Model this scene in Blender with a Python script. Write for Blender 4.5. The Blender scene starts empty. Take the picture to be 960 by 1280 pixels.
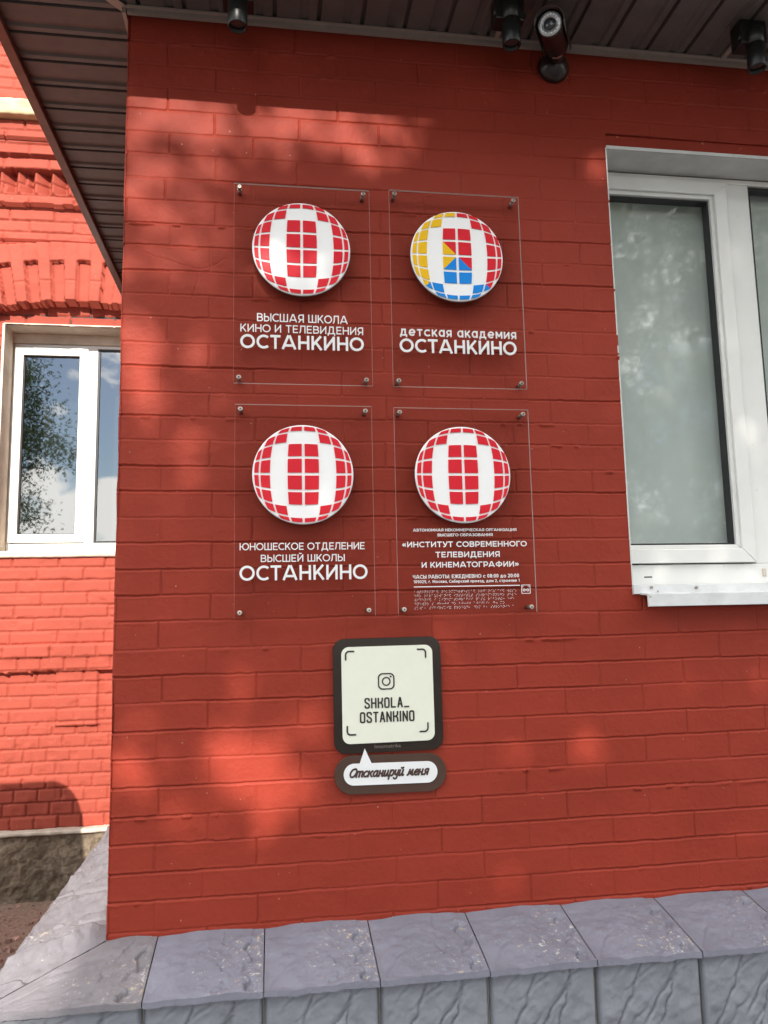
import bpy, math, random
import numpy as np
from mathutils import Vector, Matrix

C = bpy.context.scene
COL = C.collection
R = math.radians
random.seed(7)
rng = np.random.default_rng(11)

# ------------------------------------------------------------ camera
cam_d = bpy.data.cameras.new('camera')
cam = bpy.data.objects.new('camera', cam_d); COL.objects.link(cam)
cr = Vector((0.98970073, -0.14165738, -0.02063116))
cu = Vector((0.00215101, -0.12938847, 0.99159165))
cf = Vector((0.14313571, 0.98142336, 0.12775116))
cam.matrix_world = Matrix(((cr.x, cu.x, -cf.x, 0.444512), (cr.y, cu.y, -cf.y, -2.272378),
                           (cr.z, cu.z, -cf.z, 1.55), (0, 0, 0, 1)))
cam_d.sensor_fit = 'HORIZONTAL'; cam_d.sensor_width = 36.0; cam_d.lens = 36.0 * 961 / 960
cam_d.clip_start = 0.02; cam_d.clip_end = 2000
C.camera = cam

# ------------------------------------------------------------ sky and sun
SUN = Vector((-0.095, -1.0, 0.61)).normalized()          # towards the sun
SUN_EL = math.asin(SUN.z)
world = bpy.data.worlds.new('World'); C.world = world; world.use_nodes = True
wn, wl = world.node_tree.nodes, world.node_tree.links
wn.clear()
w_out = wn.new('ShaderNodeOutputWorld'); w_bg = wn.new('ShaderNodeBackground')
w_sky = wn.new('ShaderNodeTexSky'); w_sky.sky_type = 'NISHITA'; w_sky.sun_disc = False
w_sky.sun_elevation = SUN_EL; w_sky.sun_rotation = math.pi + 0.095
w_sky.air_density = 1.0; w_sky.dust_density = 0.25; w_sky.ozone_density = 1.0
w_co = wn.new('ShaderNodeTexCoord'); w_map = wn.new('ShaderNodeMapping')
w_map.inputs['Scale'].default_value = (1.0, 1.0, 1.7)
w_map.inputs['Location'].default_value = (0.35, 0.0, 0.12)
w_n = wn.new('ShaderNodeTexNoise'); w_n.inputs['Scale'].default_value = 8.5
w_n.inputs['Detail'].default_value = 9; w_n.inputs['Roughness'].default_value = 0.58
w_r = wn.new('ShaderNodeMapRange'); w_r.inputs['From Min'].default_value = 0.50; w_r.inputs['From Max'].default_value = 0.59
w_mix = wn.new('ShaderNodeMix'); w_mix.data_type = 'RGBA'
w_mix.inputs['B'].default_value = (17.0, 16.8, 16.2, 1)
wl.new(w_co.outputs['Generated'], w_map.inputs['Vector']); wl.new(w_map.outputs[0], w_n.inputs['Vector'])
w_sep = wn.new('ShaderNodeSeparateXYZ'); wl.new(w_co.outputs['Generated'], w_sep.inputs[0])
w_cr = wn.new('ShaderNodeValToRGB')                      # how cloudy each height of the sky is: banks low, a clear belt, wisps above
for e_, (p_, v_) in zip([w_cr.color_ramp.elements[0], w_cr.color_ramp.elements[1]] + [w_cr.color_ramp.elements.new(0.5) for _ in range(4)],
                        [(0.0, .66), (1.0, .42), (.160, .66), (.200, .36), (.26, .40), (.31, .55)]):
    e_.position = p_; e_.color = (v_, v_, v_, 1)
wl.new(w_sep.outputs['Z'], w_cr.inputs['Fac'])
w_add = wn.new('ShaderNodeMath'); w_add.operation = 'MULTIPLY_ADD'; w_add.inputs[1].default_value = 1.0
w_half = wn.new('ShaderNodeMath'); w_half.operation = 'SUBTRACT'; w_half.inputs[1].default_value = 0.5
wl.new(w_cr.outputs[0], w_half.inputs[0]); wl.new(w_n.outputs[0], w_add.inputs[0]); wl.new(w_half.outputs[0], w_add.inputs[2])
wl.new(w_add.outputs[0], w_r.inputs['Value']); wl.new(w_r.outputs[0], w_mix.inputs['Factor'])
w_hs = wn.new('ShaderNodeHueSaturation'); w_hs.inputs['Saturation'].default_value = 1.25
wl.new(w_sky.outputs[0], w_hs.inputs['Color']); wl.new(w_hs.outputs[0], w_mix.inputs['A']); wl.new(w_mix.outputs['Result'], w_bg.inputs['Color'])
w_bg.inputs['Strength'].default_value = 0.125
wl.new(w_bg.outputs[0], w_out.inputs['Surface'])

sun_d = bpy.data.lights.new('sun', 'SUN'); sun_d.energy = 4.6; sun_d.angle = R(0.53); sun_d.color = (1.0, 0.93, 0.83)
sun = bpy.data.objects.new('sun', sun_d); COL.objects.link(sun)
sun.rotation_euler = SUN.to_track_quat('Z', 'Y').to_euler(); sun.location = (-3, -20, 16)

vs = C.view_settings
vs.view_transform = 'Standard'; vs.look = 'None'; vs.gamma = 1.0; vs.use_curve_mapping = False
vs.exposure = 0.66
C.cycles.max_bounces = 10; C.cycles.transparent_max_bounces = 24
C.cycles.caustics_reflective = False; C.cycles.caustics_refractive = False
C.cycles.use_denoising = True

# ------------------------------------------------------------ noise helpers (numpy)
def _hash(ix, iy, seed):
    h = (ix.astype(np.int64) * 374761393 + iy.astype(np.int64) * 668265263 + seed * 1442695041) & 0xFFFFFFFF
    h = ((h ^ (h >> 13)) * 1274126177) & 0xFFFFFFFF
    h = (h ^ (h >> 16)) & 0xFFFF
    return h / 65535.0
def vnoise(x, y, seed=0):
    ix, iy = np.floor(x), np.floor(y); fx, fy = x - ix, y - iy
    fx = fx * fx * (3 - 2 * fx); fy = fy * fy * (3 - 2 * fy)
    a, b = _hash(ix, iy, seed), _hash(ix + 1, iy, seed)
    c, d = _hash(ix, iy + 1, seed), _hash(ix + 1, iy + 1, seed)
    return (a + (b - a) * fx) * (1 - fy) + (c + (d - c) * fx) * fy
def fbm(x, y, seed=0, octaves=4, rough=0.5):
    s = 0; a = 1; t = 0
    for o in range(octaves):
        s = s + a * vnoise(x * 2 ** o + 17.3 * o, y * 2 ** o - 9.1 * o, seed + o); t += a; a *= rough
    return s / t * 2 - 1
def sstep(a, b, x):
    t = np.clip((x - a) / (b - a), 0, 1); return t * t * (3 - 2 * t)

# ------------------------------------------------------------ materials
def new_mat(name):
    m = bpy.data.materials.new(name); m.use_nodes = True
    nt = m.node_tree; b = nt.nodes['Principled BSDF']
    return m, nt, b
def noise_node(nt, scale, detail=4, rough=0.55, vec=None, dist=0.0):
    n = nt.nodes.new('ShaderNodeTexNoise'); n.inputs['Scale'].default_value = scale
    n.inputs['Detail'].default_value = detail; n.inputs['Roughness'].default_value = rough
    n.inputs['Distortion'].default_value = dist
    if vec is None:
        tc = nt.nodes.new('ShaderNodeTexCoord'); vec = tc.outputs['Object']
    nt.links.new(vec, n.inputs['Vector']); return n
def ramp(nt, fac, stops):
    r = nt.nodes.new('ShaderNodeValToRGB'); el = r.color_ramp.elements
    while len(el) < len(stops): el.new(0.5)
    for e, (p, c) in zip(el, stops): e.position = p; e.color = (*c, 1) if len(c) == 3 else c
    nt.links.new(fac, r.inputs['Fac']); return r
def add_bump(nt, b, height, strength=0.3, distance=0.002, prev=None):
    bp = nt.nodes.new('ShaderNodeBump'); bp.inputs['Strength'].default_value = strength
    bp.inputs['Distance'].default_value = distance
    nt.links.new(height, bp.inputs['Height'])
    if prev is not None: nt.links.new(prev.outputs[0], bp.inputs['Normal'])
    nt.links.new(bp.outputs[0], b.inputs['Normal']); return bp
def mixc(nt, fac, a, b):
    m = nt.nodes.new('ShaderNodeMix'); m.data_type = 'RGBA'
    for sock, v in (('Factor', fac), ('A', a), ('B', b)):
        if isinstance(v, bpy.types.NodeSocket): nt.links.new(v, m.inputs[sock])
        elif sock == 'Factor': m.inputs[sock].default_value = v
        else: m.inputs[sock].default_value = (*v, 1)
    return m.outputs['Result']
def simple(name, col, rough=0.5, metal=0.0, spec=0.5, var=0.08, scale=30, bump=0.0, bscale=200, bdist=0.001, coat=0.0, specks=0.0):
    m, nt, b = new_mat(name)
    n = noise_node(nt, scale, 5)
    lo = tuple(max(0, c * (1 - var)) for c in col); hi = tuple(min(1, c * (1 + var)) for c in col)
    r = ramp(nt, n.outputs[0], [(0.3, lo), (0.7, hi)])
    out = r.outputs[0]
    if specks:                                            # fly spots, dust and runs of dirt
        s1 = noise_node(nt, 70, 3, 0.5); s2 = noise_node(nt, 7, 5, 0.7)
        f1 = ramp(nt, s1.outputs[0], [(0.70, (0, 0, 0)), (0.75, (specks, specks, specks))]).outputs[0]
        f2 = ramp(nt, s2.outputs[0], [(0.48, (0, 0, 0)), (0.75, (specks * 0.45,) * 3)]).outputs[0]
        out = mixc(nt, f1, out, tuple(c * 0.35 for c in col)); out = mixc(nt, f2, out, (col[0] * 0.62, col[1] * 0.58, col[2] * 0.50))
    nt.links.new(out, b.inputs['Base Color'])
    b.inputs['Roughness'].default_value = rough; b.inputs['Metallic'].default_value = metal
    b.inputs['Specular IOR Level'].default_value = spec; b.inputs['Coat Weight'].default_value = coat
    if bump:
        n2 = noise_node(nt, bscale, 4); add_bump(nt, b, n2.outputs[0], bump, bdist)
    return m

def paint_mat(name, col, worn, rough):
    m, nt, b = new_mat(name)
    n = noise_node(nt, 2.2, 5, 0.6)
    lo = tuple(c * 0.90 for c in col); hi = tuple(c * 1.08 for c in col)
    base = ramp(nt, n.outputs[0], [(0.32, lo), (0.68, hi)]).outputs[0]
    n3 = noise_node(nt, 26, 6, 0.7)
    f = ramp(nt, n3.outputs[0], [(0.62, (0, 0, 0)), (0.80, (1, 1, 1))]).outputs[0]
    sc = nt.nodes.new('ShaderNodeMath'); sc.operation = 'MULTIPLY'; sc.inputs[1].default_value = worn
    nt.links.new(f, sc.inputs[0])
    dirty = tuple(c * 0.62 + 0.02 for c in col)
    c1 = mixc(nt, sc.outputs[0], base, dirty)
    sp = noise_node(nt, 75, 2, 0.4)
    sf = ramp(nt, sp.outputs[0], [(0.755, (0, 0, 0)), (0.775, (1, 1, 1))]).outputs[0]
    s2 = nt.nodes.new('ShaderNodeMath'); s2.operation = 'MULTIPLY'; s2.inputs[1].default_value = 0.5
    nt.links.new(sf, s2.inputs[0])
    c2 = mixc(nt, s2.outputs[0], c1, (0.55, 0.33, 0.27))
    nt.links.new(c2, b.inputs['Base Color'])
    rr = noise_node(nt, 9, 4)
    rm = nt.nodes.new('ShaderNodeMapRange'); rm.inputs['To Min'].default_value = rough - 0.1; rm.inputs['To Max'].default_value = rough + 0.12
    nt.links.new(rr.outputs[0], rm.inputs['Value']); nt.links.new(rm.outputs[0], b.inputs['Roughness'])
    b.inputs['Specular IOR Level'].default_value = 0.16
    b1 = noise_node(nt, 420, 3, 0.6); bp = add_bump(nt, b, b1.outputs[0], 0.40, 0.0009)
    b2 = noise_node(nt, 70, 5, 0.6, dist=0.4); add_bump(nt, b, b2.outputs[0], 0.40, 0.0034, bp)
    return m

M = {}
M['red_paint'] = paint_mat('red_paint', (0.264, 0.0335, 0.0185), 0.45, 0.55)
M['old_red_paint'] = paint_mat('old_red_paint', (0.345, 0.070, 0.046), 0.55, 0.66)
M['soffit'] = simple('soffit_brown', (0.140, 0.122, 0.115), 0.42, specks=0.3, spec=0.3, var=0.14, scale=14, bump=0.15, bscale=60)
M['fascia'] = simple('fascia_brown', (0.16, 0.075, 0.055), 0.36, var=0.2, scale=18)
M['soffit_trim'] = simple('soffit_trim', (0.36, 0.30, 0.27), 0.4, var=0.08)
M['white_pvc'] = simple('white_pvc', (0.76, 0.76, 0.74), 0.28, var=0.03, scale=6, specks=0.22)
M['white_plaster'] = simple('white_plaster', (0.62, 0.62, 0.61), 0.75, var=0.08, scale=16, bump=0.3, bscale=150)
M['beige_plaster'] = simple('beige_plaster', (0.60, 0.53, 0.44), 0.8, var=0.18, scale=9, bump=0.4, bscale=120)
M['sill_metal'] = simple('sill_metal', (0.62, 0.63, 0.64), 0.33, var=0.10, scale=16, specks=0.7)
M['gasket'] = simple('black_gasket', (0.012, 0.012, 0.014), 0.5, var=0.1)
M['blind'] = simple('grey_blind', (0.66, 0.68, 0.67), 0.8, var=0.04, scale=5)
M['interior'] = simple('interior_dark', (0.055, 0.055, 0.058), 0.9)
M['white_acrylic'] = simple('white_acrylic', (0.84, 0.84, 0.85), 0.4, spec=0.25, var=0.015)
M['disc_edge'] = simple('disc_edge', (0.10, 0.08, 0.08), 0.5)
M['tile_red'] = simple('tile_red', (0.62, 0.018, 0.032), 0.4, spec=0.15, var=0.03)
M['tile_yellow'] = simple('tile_yellow', (0.78, 0.46, 0.012), 0.4, spec=0.15, var=0.03)
M['tile_blue'] = simple('tile_blue', (0.012, 0.22, 0.66), 0.4, spec=0.15, var=0.03)
M['steel'] = simple('brushed_steel', (0.36, 0.32, 0.28), 0.28, metal=0.9, var=0.1)
M['black_paint'] = simple('black_lamp_paint', (0.010, 0.011, 0.011), 0.38, var=0.15)
M['lamp_inside'] = simple('lamp_inside', (0.10, 0.045, 0.04), 0.5)
M['camera_body'] = simple('camera_body', (0.022, 0.012, 0.011), 0.30, var=0.15)
M['ring_metal'] = simple('ring_metal', (0.42, 0.43, 0.44), 0.3, metal=0.5, var=0.1)
M['lens_glass'] = simple('lens_glass', (0.03, 0.033, 0.04), 0.08, var=0.1)
M['pale_label'] = simple('pale_label', (0.34, 0.20, 0.18), 0.5)
M['board_dark'] = simple('board_dark', (0.022, 0.015, 0.012), 0.14, spec=0.3, var=0.25, scale=8)
M['plaque_brown'] = simple('plaque_brown', (0.070, 0.040, 0.030), 0.18, spec=0.3, var=0.15, scale=8)
M['cream'] = simple('cream_vinyl', (0.74, 0.75, 0.64), 0.35, var=0.02)
M['white_vinyl'] = simple('white_vinyl', (0.76, 0.77, 0.78), 0.35, var=0.015)
M['ink'] = simple('dark_ink', (0.018, 0.014, 0.012), 0.4)
M['ink_brown'] = simple('brown_ink', (0.055, 0.028, 0.022), 0.4)
M['engraved'] = simple('engraved_grey', (0.16, 0.13, 0.11), 0.4)
M['stone_band'] = simple('stone_band', (0.52, 0.42, 0.26), 0.85, var=0.25, scale=12, bump=0.6, bscale=60, bdist=0.004)
M['cap_concrete'] = simple('cap_concrete', (0.50, 0.45, 0.38), 0.9, var=0.15, scale=20, bump=0.6, bscale=90, bdist=0.003)
M['bark'] = simple('bark', (0.10, 0.075, 0.055), 0.95, var=0.4, scale=8, bump=0.8, bscale=30, bdist=0.02)
M['roof_metal'] = simple('roof_metal', (0.10, 0.055, 0.045), 0.4)
M['prop_plastic'] = simple('prop_plastic', (0.03, 0.06, 0.04), 0.45)
M['rubber'] = simple('rubber', (0.02, 0.02, 0.02), 0.8)

def rough_concrete():
    m, nt, b = new_mat('rough_concrete')
    n = noise_node(nt, 30, 8, 0.72)
    big = noise_node(nt, 5, 4, 0.6)
    c = ramp(nt, n.outputs[0], [(0.30, (0.085, 0.062, 0.044)), (0.55, (0.24, 0.185, 0.13)), (0.75, (0.40, 0.33, 0.25))]).outputs[0]
    f = ramp(nt, big.outputs[0], [(0.4, (0, 0, 0)), (0.65, (0.6, 0.6, 0.6))]).outputs[0]
    c = mixc(nt, f, c, (0.11, 0.085, 0.058))
    nt.links.new(c, b.inputs['Base Color']); b.inputs['Roughness'].default_value = 0.95
    add_bump(nt, b, n.outputs[0], 0.9, 0.02)
    return m
M['rough_concrete'] = rough_concrete()

def stone_mat(name, col, worn, dark):
    """painted cast stone: flaked spots on the raised crests, darker in the cracks and low relief (vertex attribute 'relief')"""
    m, nt, b = new_mat(name)
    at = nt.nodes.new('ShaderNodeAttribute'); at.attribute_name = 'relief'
    n = noise_node(nt, 8, 5, 0.6)
    lo = tuple(c * 0.88 for c in col); hi = tuple(c * 1.10 for c in col)
    base = ramp(nt, n.outputs[0], [(0.3, lo), (0.7, hi)]).outputs[0]
    fine = noise_node(nt, 85, 6, 0.72)
    crest = nt.nodes.new('ShaderNodeMath'); crest.operation = 'MULTIPLY_ADD'
    nt.links.new(at.outputs['Fac'], crest.inputs[0]); crest.inputs[1].default_value = 0.62
    nt.links.new(fine.outputs[0], crest.inputs[2])
    f = ramp(nt, crest.outputs[0], [(0.935, (0, 0, 0)), (0.965, (worn, worn, worn))]).outputs[0]
    tint = noise_node(nt, 14, 2)
    flake = ramp(nt, tint.outputs[0], [(0.42, (0.50, 0.49, 0.46)), (0.60, (0.46, 0.37, 0.24))]).outputs[0]
    c = mixc(nt, f, base, flake)
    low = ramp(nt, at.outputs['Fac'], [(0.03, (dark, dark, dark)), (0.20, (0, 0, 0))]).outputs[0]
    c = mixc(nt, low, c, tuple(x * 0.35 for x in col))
    nt.links.new(c, b.inputs['Base Color']); b.inputs['Roughness'].default_value = 0.66; b.inputs['Specular IOR Level'].default_value = 0.25
    add_bump(nt, b, fine.outputs[0], 0.6, 0.0028)
    return m
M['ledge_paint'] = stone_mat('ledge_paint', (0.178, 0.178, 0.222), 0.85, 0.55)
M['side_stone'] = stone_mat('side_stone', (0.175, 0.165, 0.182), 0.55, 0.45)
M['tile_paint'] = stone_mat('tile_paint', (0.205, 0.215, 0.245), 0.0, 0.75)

def ground_mat():
    m, nt, b = new_mat('dirt_ground')
    n = noise_node(nt, 45, 8, 0.7); big = noise_node(nt, 1.3, 4, 0.6)
    c = ramp(nt, n.outputs[0], [(0.3, (0.13, 0.08, 0.06)), (0.55, (0.30, 0.19, 0.15)), (0.78, (0.46, 0.35, 0.30))]).outputs[0]
    f = ramp(nt, big.outputs[0], [(0.4, (0, 0, 0)), (0.7, (0.55, 0.55, 0.55))]).outputs[0]
    c = mixc(nt, f, c, (0.20, 0.17, 0.13))
    nt.links.new(c, b.inputs['Base Color']); b.inputs['Roughness'].default_value = 0.95
    add_bump(nt, b, n.outputs[0], 0.9, 0.015)
    return m
M['ground'] = ground_mat()

def glass_pane(name, refl, tint, top=1.0, wobble=0.05, rough=0.0):
    m = bpy.data.materials.new(name); m.use_nodes = True; nt = m.node_tree; nt.nodes.clear()
    o = nt.nodes.new('ShaderNodeOutputMaterial'); mix = nt.nodes.new('ShaderNodeMixShader')
    tr = nt.nodes.new('ShaderNodeBsdfTransparent'); tr.inputs[0].default_value = (*tint, 1)
    gl = nt.nodes.new('ShaderNodeBsdfGlossy'); gl.inputs['Roughness'].default_value = rough
    lw = nt.nodes.new('ShaderNodeLayerWeight'); lw.inputs['Blend'].default_value = 0.5
    fr = nt.nodes.new('ShaderNodeMath'); fr.operation = 'POWER'; fr.inputs[1].default_value = 4.0   # Schlick, the same from both sides
    nt.links.new(lw.outputs['Facing'], fr.inputs[0])
    mr = nt.nodes.new('ShaderNodeMapRange'); mr.inputs['From Min'].default_value = 0.0; mr.inputs['From Max'].default_value = 1.0
    mr.inputs['To Min'].default_value = refl; mr.inputs['To Max'].default_value = top
    wob = noise_node(nt, 2.5, 2); bp = nt.nodes.new('ShaderNodeBump'); bp.inputs['Strength'].default_value = wobble; bp.inputs['Distance'].default_value = 0.01
    nt.links.new(wob.outputs[0], bp.inputs['Height']); nt.links.new(bp.outputs[0], gl.inputs['Normal'])
    nt.links.new(fr.outputs[0], mr.inputs['Value']); nt.links.new(mr.outputs[0], mix.inputs[0])
    nt.links.new(tr.outputs[0], mix.inputs[1]); nt.links.new(gl.outputs[0], mix.inputs[2]); nt.links.new(mix.outputs[0], o.inputs[0])
    return m
M['pane_clear'] = glass_pane('pane_clear', 0.12, (0.90, 0.93, 0.92), 1.0, 0.05, 0.035)
M['pane_mirror'] = glass_pane('pane_mirror', 0.27, (0.55, 0.6, 0.6), 1.0, 0.08, 0.018)
M['acrylic'] = glass_pane('clear_acrylic', 0.0, (0.915, 0.92, 0.92), 0.0, 0.0, 0.0)
def clear_back():
    m = bpy.data.materials.new('glass_back'); m.use_nodes = True; nt = m.node_tree; nt.nodes.clear()
    o = nt.nodes.new('ShaderNodeOutputMaterial'); tr = nt.nodes.new('ShaderNodeBsdfTransparent'); tr.inputs[0].default_value = (0.99, 1.0, 0.995, 1)
    nt.links.new(tr.outputs[0], o.inputs[0]); return m
M['glass_back'] = clear_back()
def acrylic_edge():
    m = bpy.data.materials.new('acrylic_edge'); m.use_nodes = True; nt = m.node_tree; nt.nodes.clear()
    o = nt.nodes.new('ShaderNodeOutputMaterial'); mx = nt.nodes.new('ShaderNodeMixShader')
    d = nt.nodes.new('ShaderNodeBsdfDiffuse'); t = nt.nodes.new('ShaderNodeBsdfTranslucent')
    d.inputs[0].default_value = (0.54, 0.45, 0.43, 1); t.inputs[0].default_value = (0.54, 0.45, 0.43, 1)
    nt.links.new(d.outputs[0], mx.inputs[1]); nt.links.new(t.outputs[0], mx.inputs[2]); nt.links.new(mx.outputs[0], o.inputs[0])
    return m
M['acrylic_edge'] = acrylic_edge()

def leaf_mat(name, a, bcol):
    m = bpy.data.materials.new(name); m.use_nodes = True; nt = m.node_tree; nt.nodes.clear()
    o = nt.nodes.new('ShaderNodeOutputMaterial'); mix = nt.nodes.new('ShaderNodeMixShader'); mix.inputs[0].default_value = 0.42
    d = nt.nodes.new('ShaderNodeBsdfPrincipled'); d.inputs['Roughness'].default_value = 0.42; t = nt.nodes.new('ShaderNodeBsdfTranslucent')
    n = noise_node(nt, 1.1, 3); c = ramp(nt, n.outputs[0], [(0.35, a), (0.65, bcol)])
    nt.links.new(c.outputs[0], d.inputs['Base Color'])
    hs = nt.nodes.new('ShaderNodeHueSaturation'); hs.inputs['Value'].default_value = 1.7; hs.inputs['Saturation'].default_value = 1.1
    nt.links.new(c.outputs[0], hs.inputs['Color']); nt.links.new(hs.outputs[0], t.inputs[0])
    nt.links.new(d.outputs[0], mix.inputs[1]); nt.links.new(t.outputs[0], mix.inputs[2]); nt.links.new(mix.outputs[0], o.inputs[0])
    return m
M['leaf'] = leaf_mat('leaf_green', (0.035, 0.065, 0.018), (0.085, 0.12, 0.035))
M['leaf_dark'] = leaf_mat('leaf_dark', (0.03, 0.05, 0.02), (0.06, 0.085, 0.03))

# ------------------------------------------------------------ scene tree helpers
BASE = {}
def thing(name, label, cat, loc=(0, 0, 0), group=None):
    o = bpy.data.objects.new(name, None); COL.objects.link(o); o.location = loc
    o.empty_display_size = 0.1
    o['label'] = label; o['category'] = cat
    if group: o['group'] = group
    BASE[o] = Vector(loc); return o
def link(name, me, parent=None, smooth=False, bevel=0.0, label=None):
    o = bpy.data.objects.new(name, me); COL.objects.link(o)
    if parent is not None:
        o.parent = parent; BASE[o] = BASE[parent]
    else:
        BASE[o] = Vector((0, 0, 0))
    if smooth: me.polygons.foreach_set('use_smooth', [True] * len(me.polygons))
    if bevel:
        mo = o.modifiers.new('bevel', 'BEVEL'); mo.width = bevel; mo.segments = 2; mo.limit_method = 'ANGLE'; mo.angle_limit = R(40)
    if label: o['label'] = label
    return o
class MB:
    def __init__(s): s.v, s.f, s.mi, s.sm = [], [], [], []
    def add(s, vs_, fs, mi=0, smooth=False):
        k = len(s.v); s.v += [tuple(v) for v in vs_]
        for f in fs: s.f.append([i + k for i in f]); s.mi.append(mi); s.sm.append(smooth)
        return s
    def box(s, x0, x1, y0, y1, z0, z1, mi=0):
        return s.add([(x, y, z) for z in (z0, z1) for y in (y0, y1) for x in (x0, x1)],
                     [(0, 2, 3, 1), (4, 5, 7, 6), (0, 1, 5, 4), (2, 6, 7, 3), (0, 4, 6, 2), (1, 3, 7, 5)], mi)
    def prism(s, poly, y0, y1, mi=0, side_mi=None):
        """poly in XZ, counter-clockwise seen from -Y; y0 is the face towards the viewer"""
        n = len(poly); k = [(p[0], y0, p[1]) for p in poly] + [(p[0], y1, p[1]) for p in poly]
        s.add(k, [tuple(range(n))], mi)
        kk = len(s.v) - 2 * n
        s.f.append([kk + n + i for i in reversed(range(n))]); s.mi.append(mi); s.sm.append(False)
        for i in range(n):
            j = (i + 1) % n
            s.f.append([kk + i, kk + n + i, kk + n + j, kk + j]); s.mi.append(mi if side_mi is None else side_mi); s.sm.append(False)
        return s
    def cyl(s, p0, p1, r0, r1=None, n=24, mi=0, cap0=True, cap1=True, cap_mi=None):
        r1 = r0 if r1 is None else r1; p0, p1 = Vector(p0), Vector(p1); d = (p1 - p0).normalized()
        a = d.orthogonal().normalized(); b = d.cross(a)
        ring = lambda p, r: [p + a * (r * math.cos(2 * math.pi * i / n)) + b * (r * math.sin(2 * math.pi * i / n)) for i in range(n)]
        s.add(ring(p0, r0) + ring(p1, r1), [(i, (i + 1) % n, n + (i + 1) % n, n + i) for i in range(n)], mi, True)
        k = len(s.v) - 2 * n; cm = mi if cap_mi is None else cap_mi
        if cap0: s.f.append([k + i for i in reversed(range(n))]); s.mi.append(cm); s.sm.append(False)
        if cap1: s.f.append([k + n + i for i in range(n)]); s.mi.append(cm); s.sm.append(False)
        return s
    def lathe(s, p0, d, prof, n=32, mi=0):
        """prof: (distance along d, radius)"""
        p0, d = Vector(p0), Vector(d).normalized(); a = d.orthogonal().normalized(); b = d.cross(a)
        vs_ = []
        for t, r in prof:
            vs_ += [p0 + d * t + a * (r * math.cos(2 * math.pi * i / n)) + b * (r * math.sin(2 * math.pi * i / n)) for i in range(n)]
        fs = [(q * n + i, q * n + (i + 1) % n, (q + 1) * n + (i + 1) % n, (q + 1) * n + i) for q in range(len(prof) - 1) for i in range(n)]
        return s.add(vs_, fs, mi, True)
    def tube(s, pts, radii, n=8, mi=0):
        pts = [Vector(p) for p in pts]; rings = []
        for i, p in enumerate(pts):
            d = (pts[min(i + 1, len(pts) - 1)] - pts[max(i - 1, 0)]).normalized()
            a = d.cross(Vector((0.31, 0.17, 0.94))).normalized(); b = d.cross(a)
            rings += [p + a * (radii[i] * math.cos(2 * math.pi * k / n)) + b * (radii[i] * math.sin(2 * math.pi * k / n)) for k in range(n)]
        fs = [(q * n + i, q * n + (i + 1) % n, (q + 1) * n + (i + 1) % n, (q + 1) * n + i) for q in range(len(pts) - 1) for i in range(n)]
        return s.add(rings, fs, mi, True)
    def sheet(s, x0, x1, y0, y1, z0, z1):
        """glass sheet: the face towards the viewer (y0) reflects, the others only let light through"""
        s.box(x0, x1, y0, y1, z0, z1, 1); s.mi[-4] = 0; return s
    def build(s, name, mats, parent=None, bevel=0.0, label=None):
        mats = mats if isinstance(mats, (list, tuple)) else [mats]
        b = BASE[parent] if parent is not None else Vector((0, 0, 0))
        me = bpy.data.meshes.new(name)
        me.from_pydata([(v[0] - b.x, v[1] - b.y, v[2] - b.z) for v in s.v], [], s.f)
        for m in mats: me.materials.append(m)
        me.polygons.foreach_set('material_index', s.mi); me.polygons.foreach_set('use_smooth', s.sm)
        me.update()
        return link(name, me, parent, False, bevel, label)
def grid_mesh(name, panels, mats, parent=None, attr=None):
    """panels: list of (P array [ny,nx,3], material index); one mesh of smooth quad sheets"""
    V, F, MI, A = [], [], [], []; k = 0
    for it in panels:
        P, mi = it[0], it[1]; ny, nx = P.shape[:2]
        idx = np.arange(ny * nx).reshape(ny, nx) + k
        F.append(np.stack([idx[:-1, :-1], idx[:-1, 1:], idx[1:, 1:], idx[1:, :-1]], -1).reshape(-1, 4))
        MI.append(np.full((ny - 1) * (nx - 1), mi)); V.append(P.reshape(-1, 3)); k += ny * nx
        if attr: A.append(it[2].reshape(-1))
    V = np.concatenate(V); F = np.concatenate(F); MI = np.concatenate(MI)
    b = BASE[parent] if parent is not None else Vector((0, 0, 0))
    V = V - np.array(b)
    me = bpy.data.meshes.new(name)
    me.vertices.add(len(V)); me.vertices.foreach_set('co', V.astype(np.float32).ravel())
    me.loops.add(F.size); me.loops.foreach_set('vertex_index', F.astype(np.int32).ravel())
    me.polygons.add(len(F)); me.polygons.foreach_set('loop_start', np.arange(0, F.size, 4, dtype=np.int32))
    me.update(calc_edges=True)
    for m in (mats if isinstance(mats, (list, tuple)) else [mats]): me.materials.append(m)
    me.polygons.foreach_set('material_index', MI.astype(np.int32)); me.polygons.foreach_set('use_smooth', np.ones(len(F), bool))
    if attr:
        at = me.attributes.new(attr, 'FLOAT', 'POINT'); at.data.foreach_set('value', np.concatenate(A).astype(np.float32))
    me.update()
    return link(name, me, parent)

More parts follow.
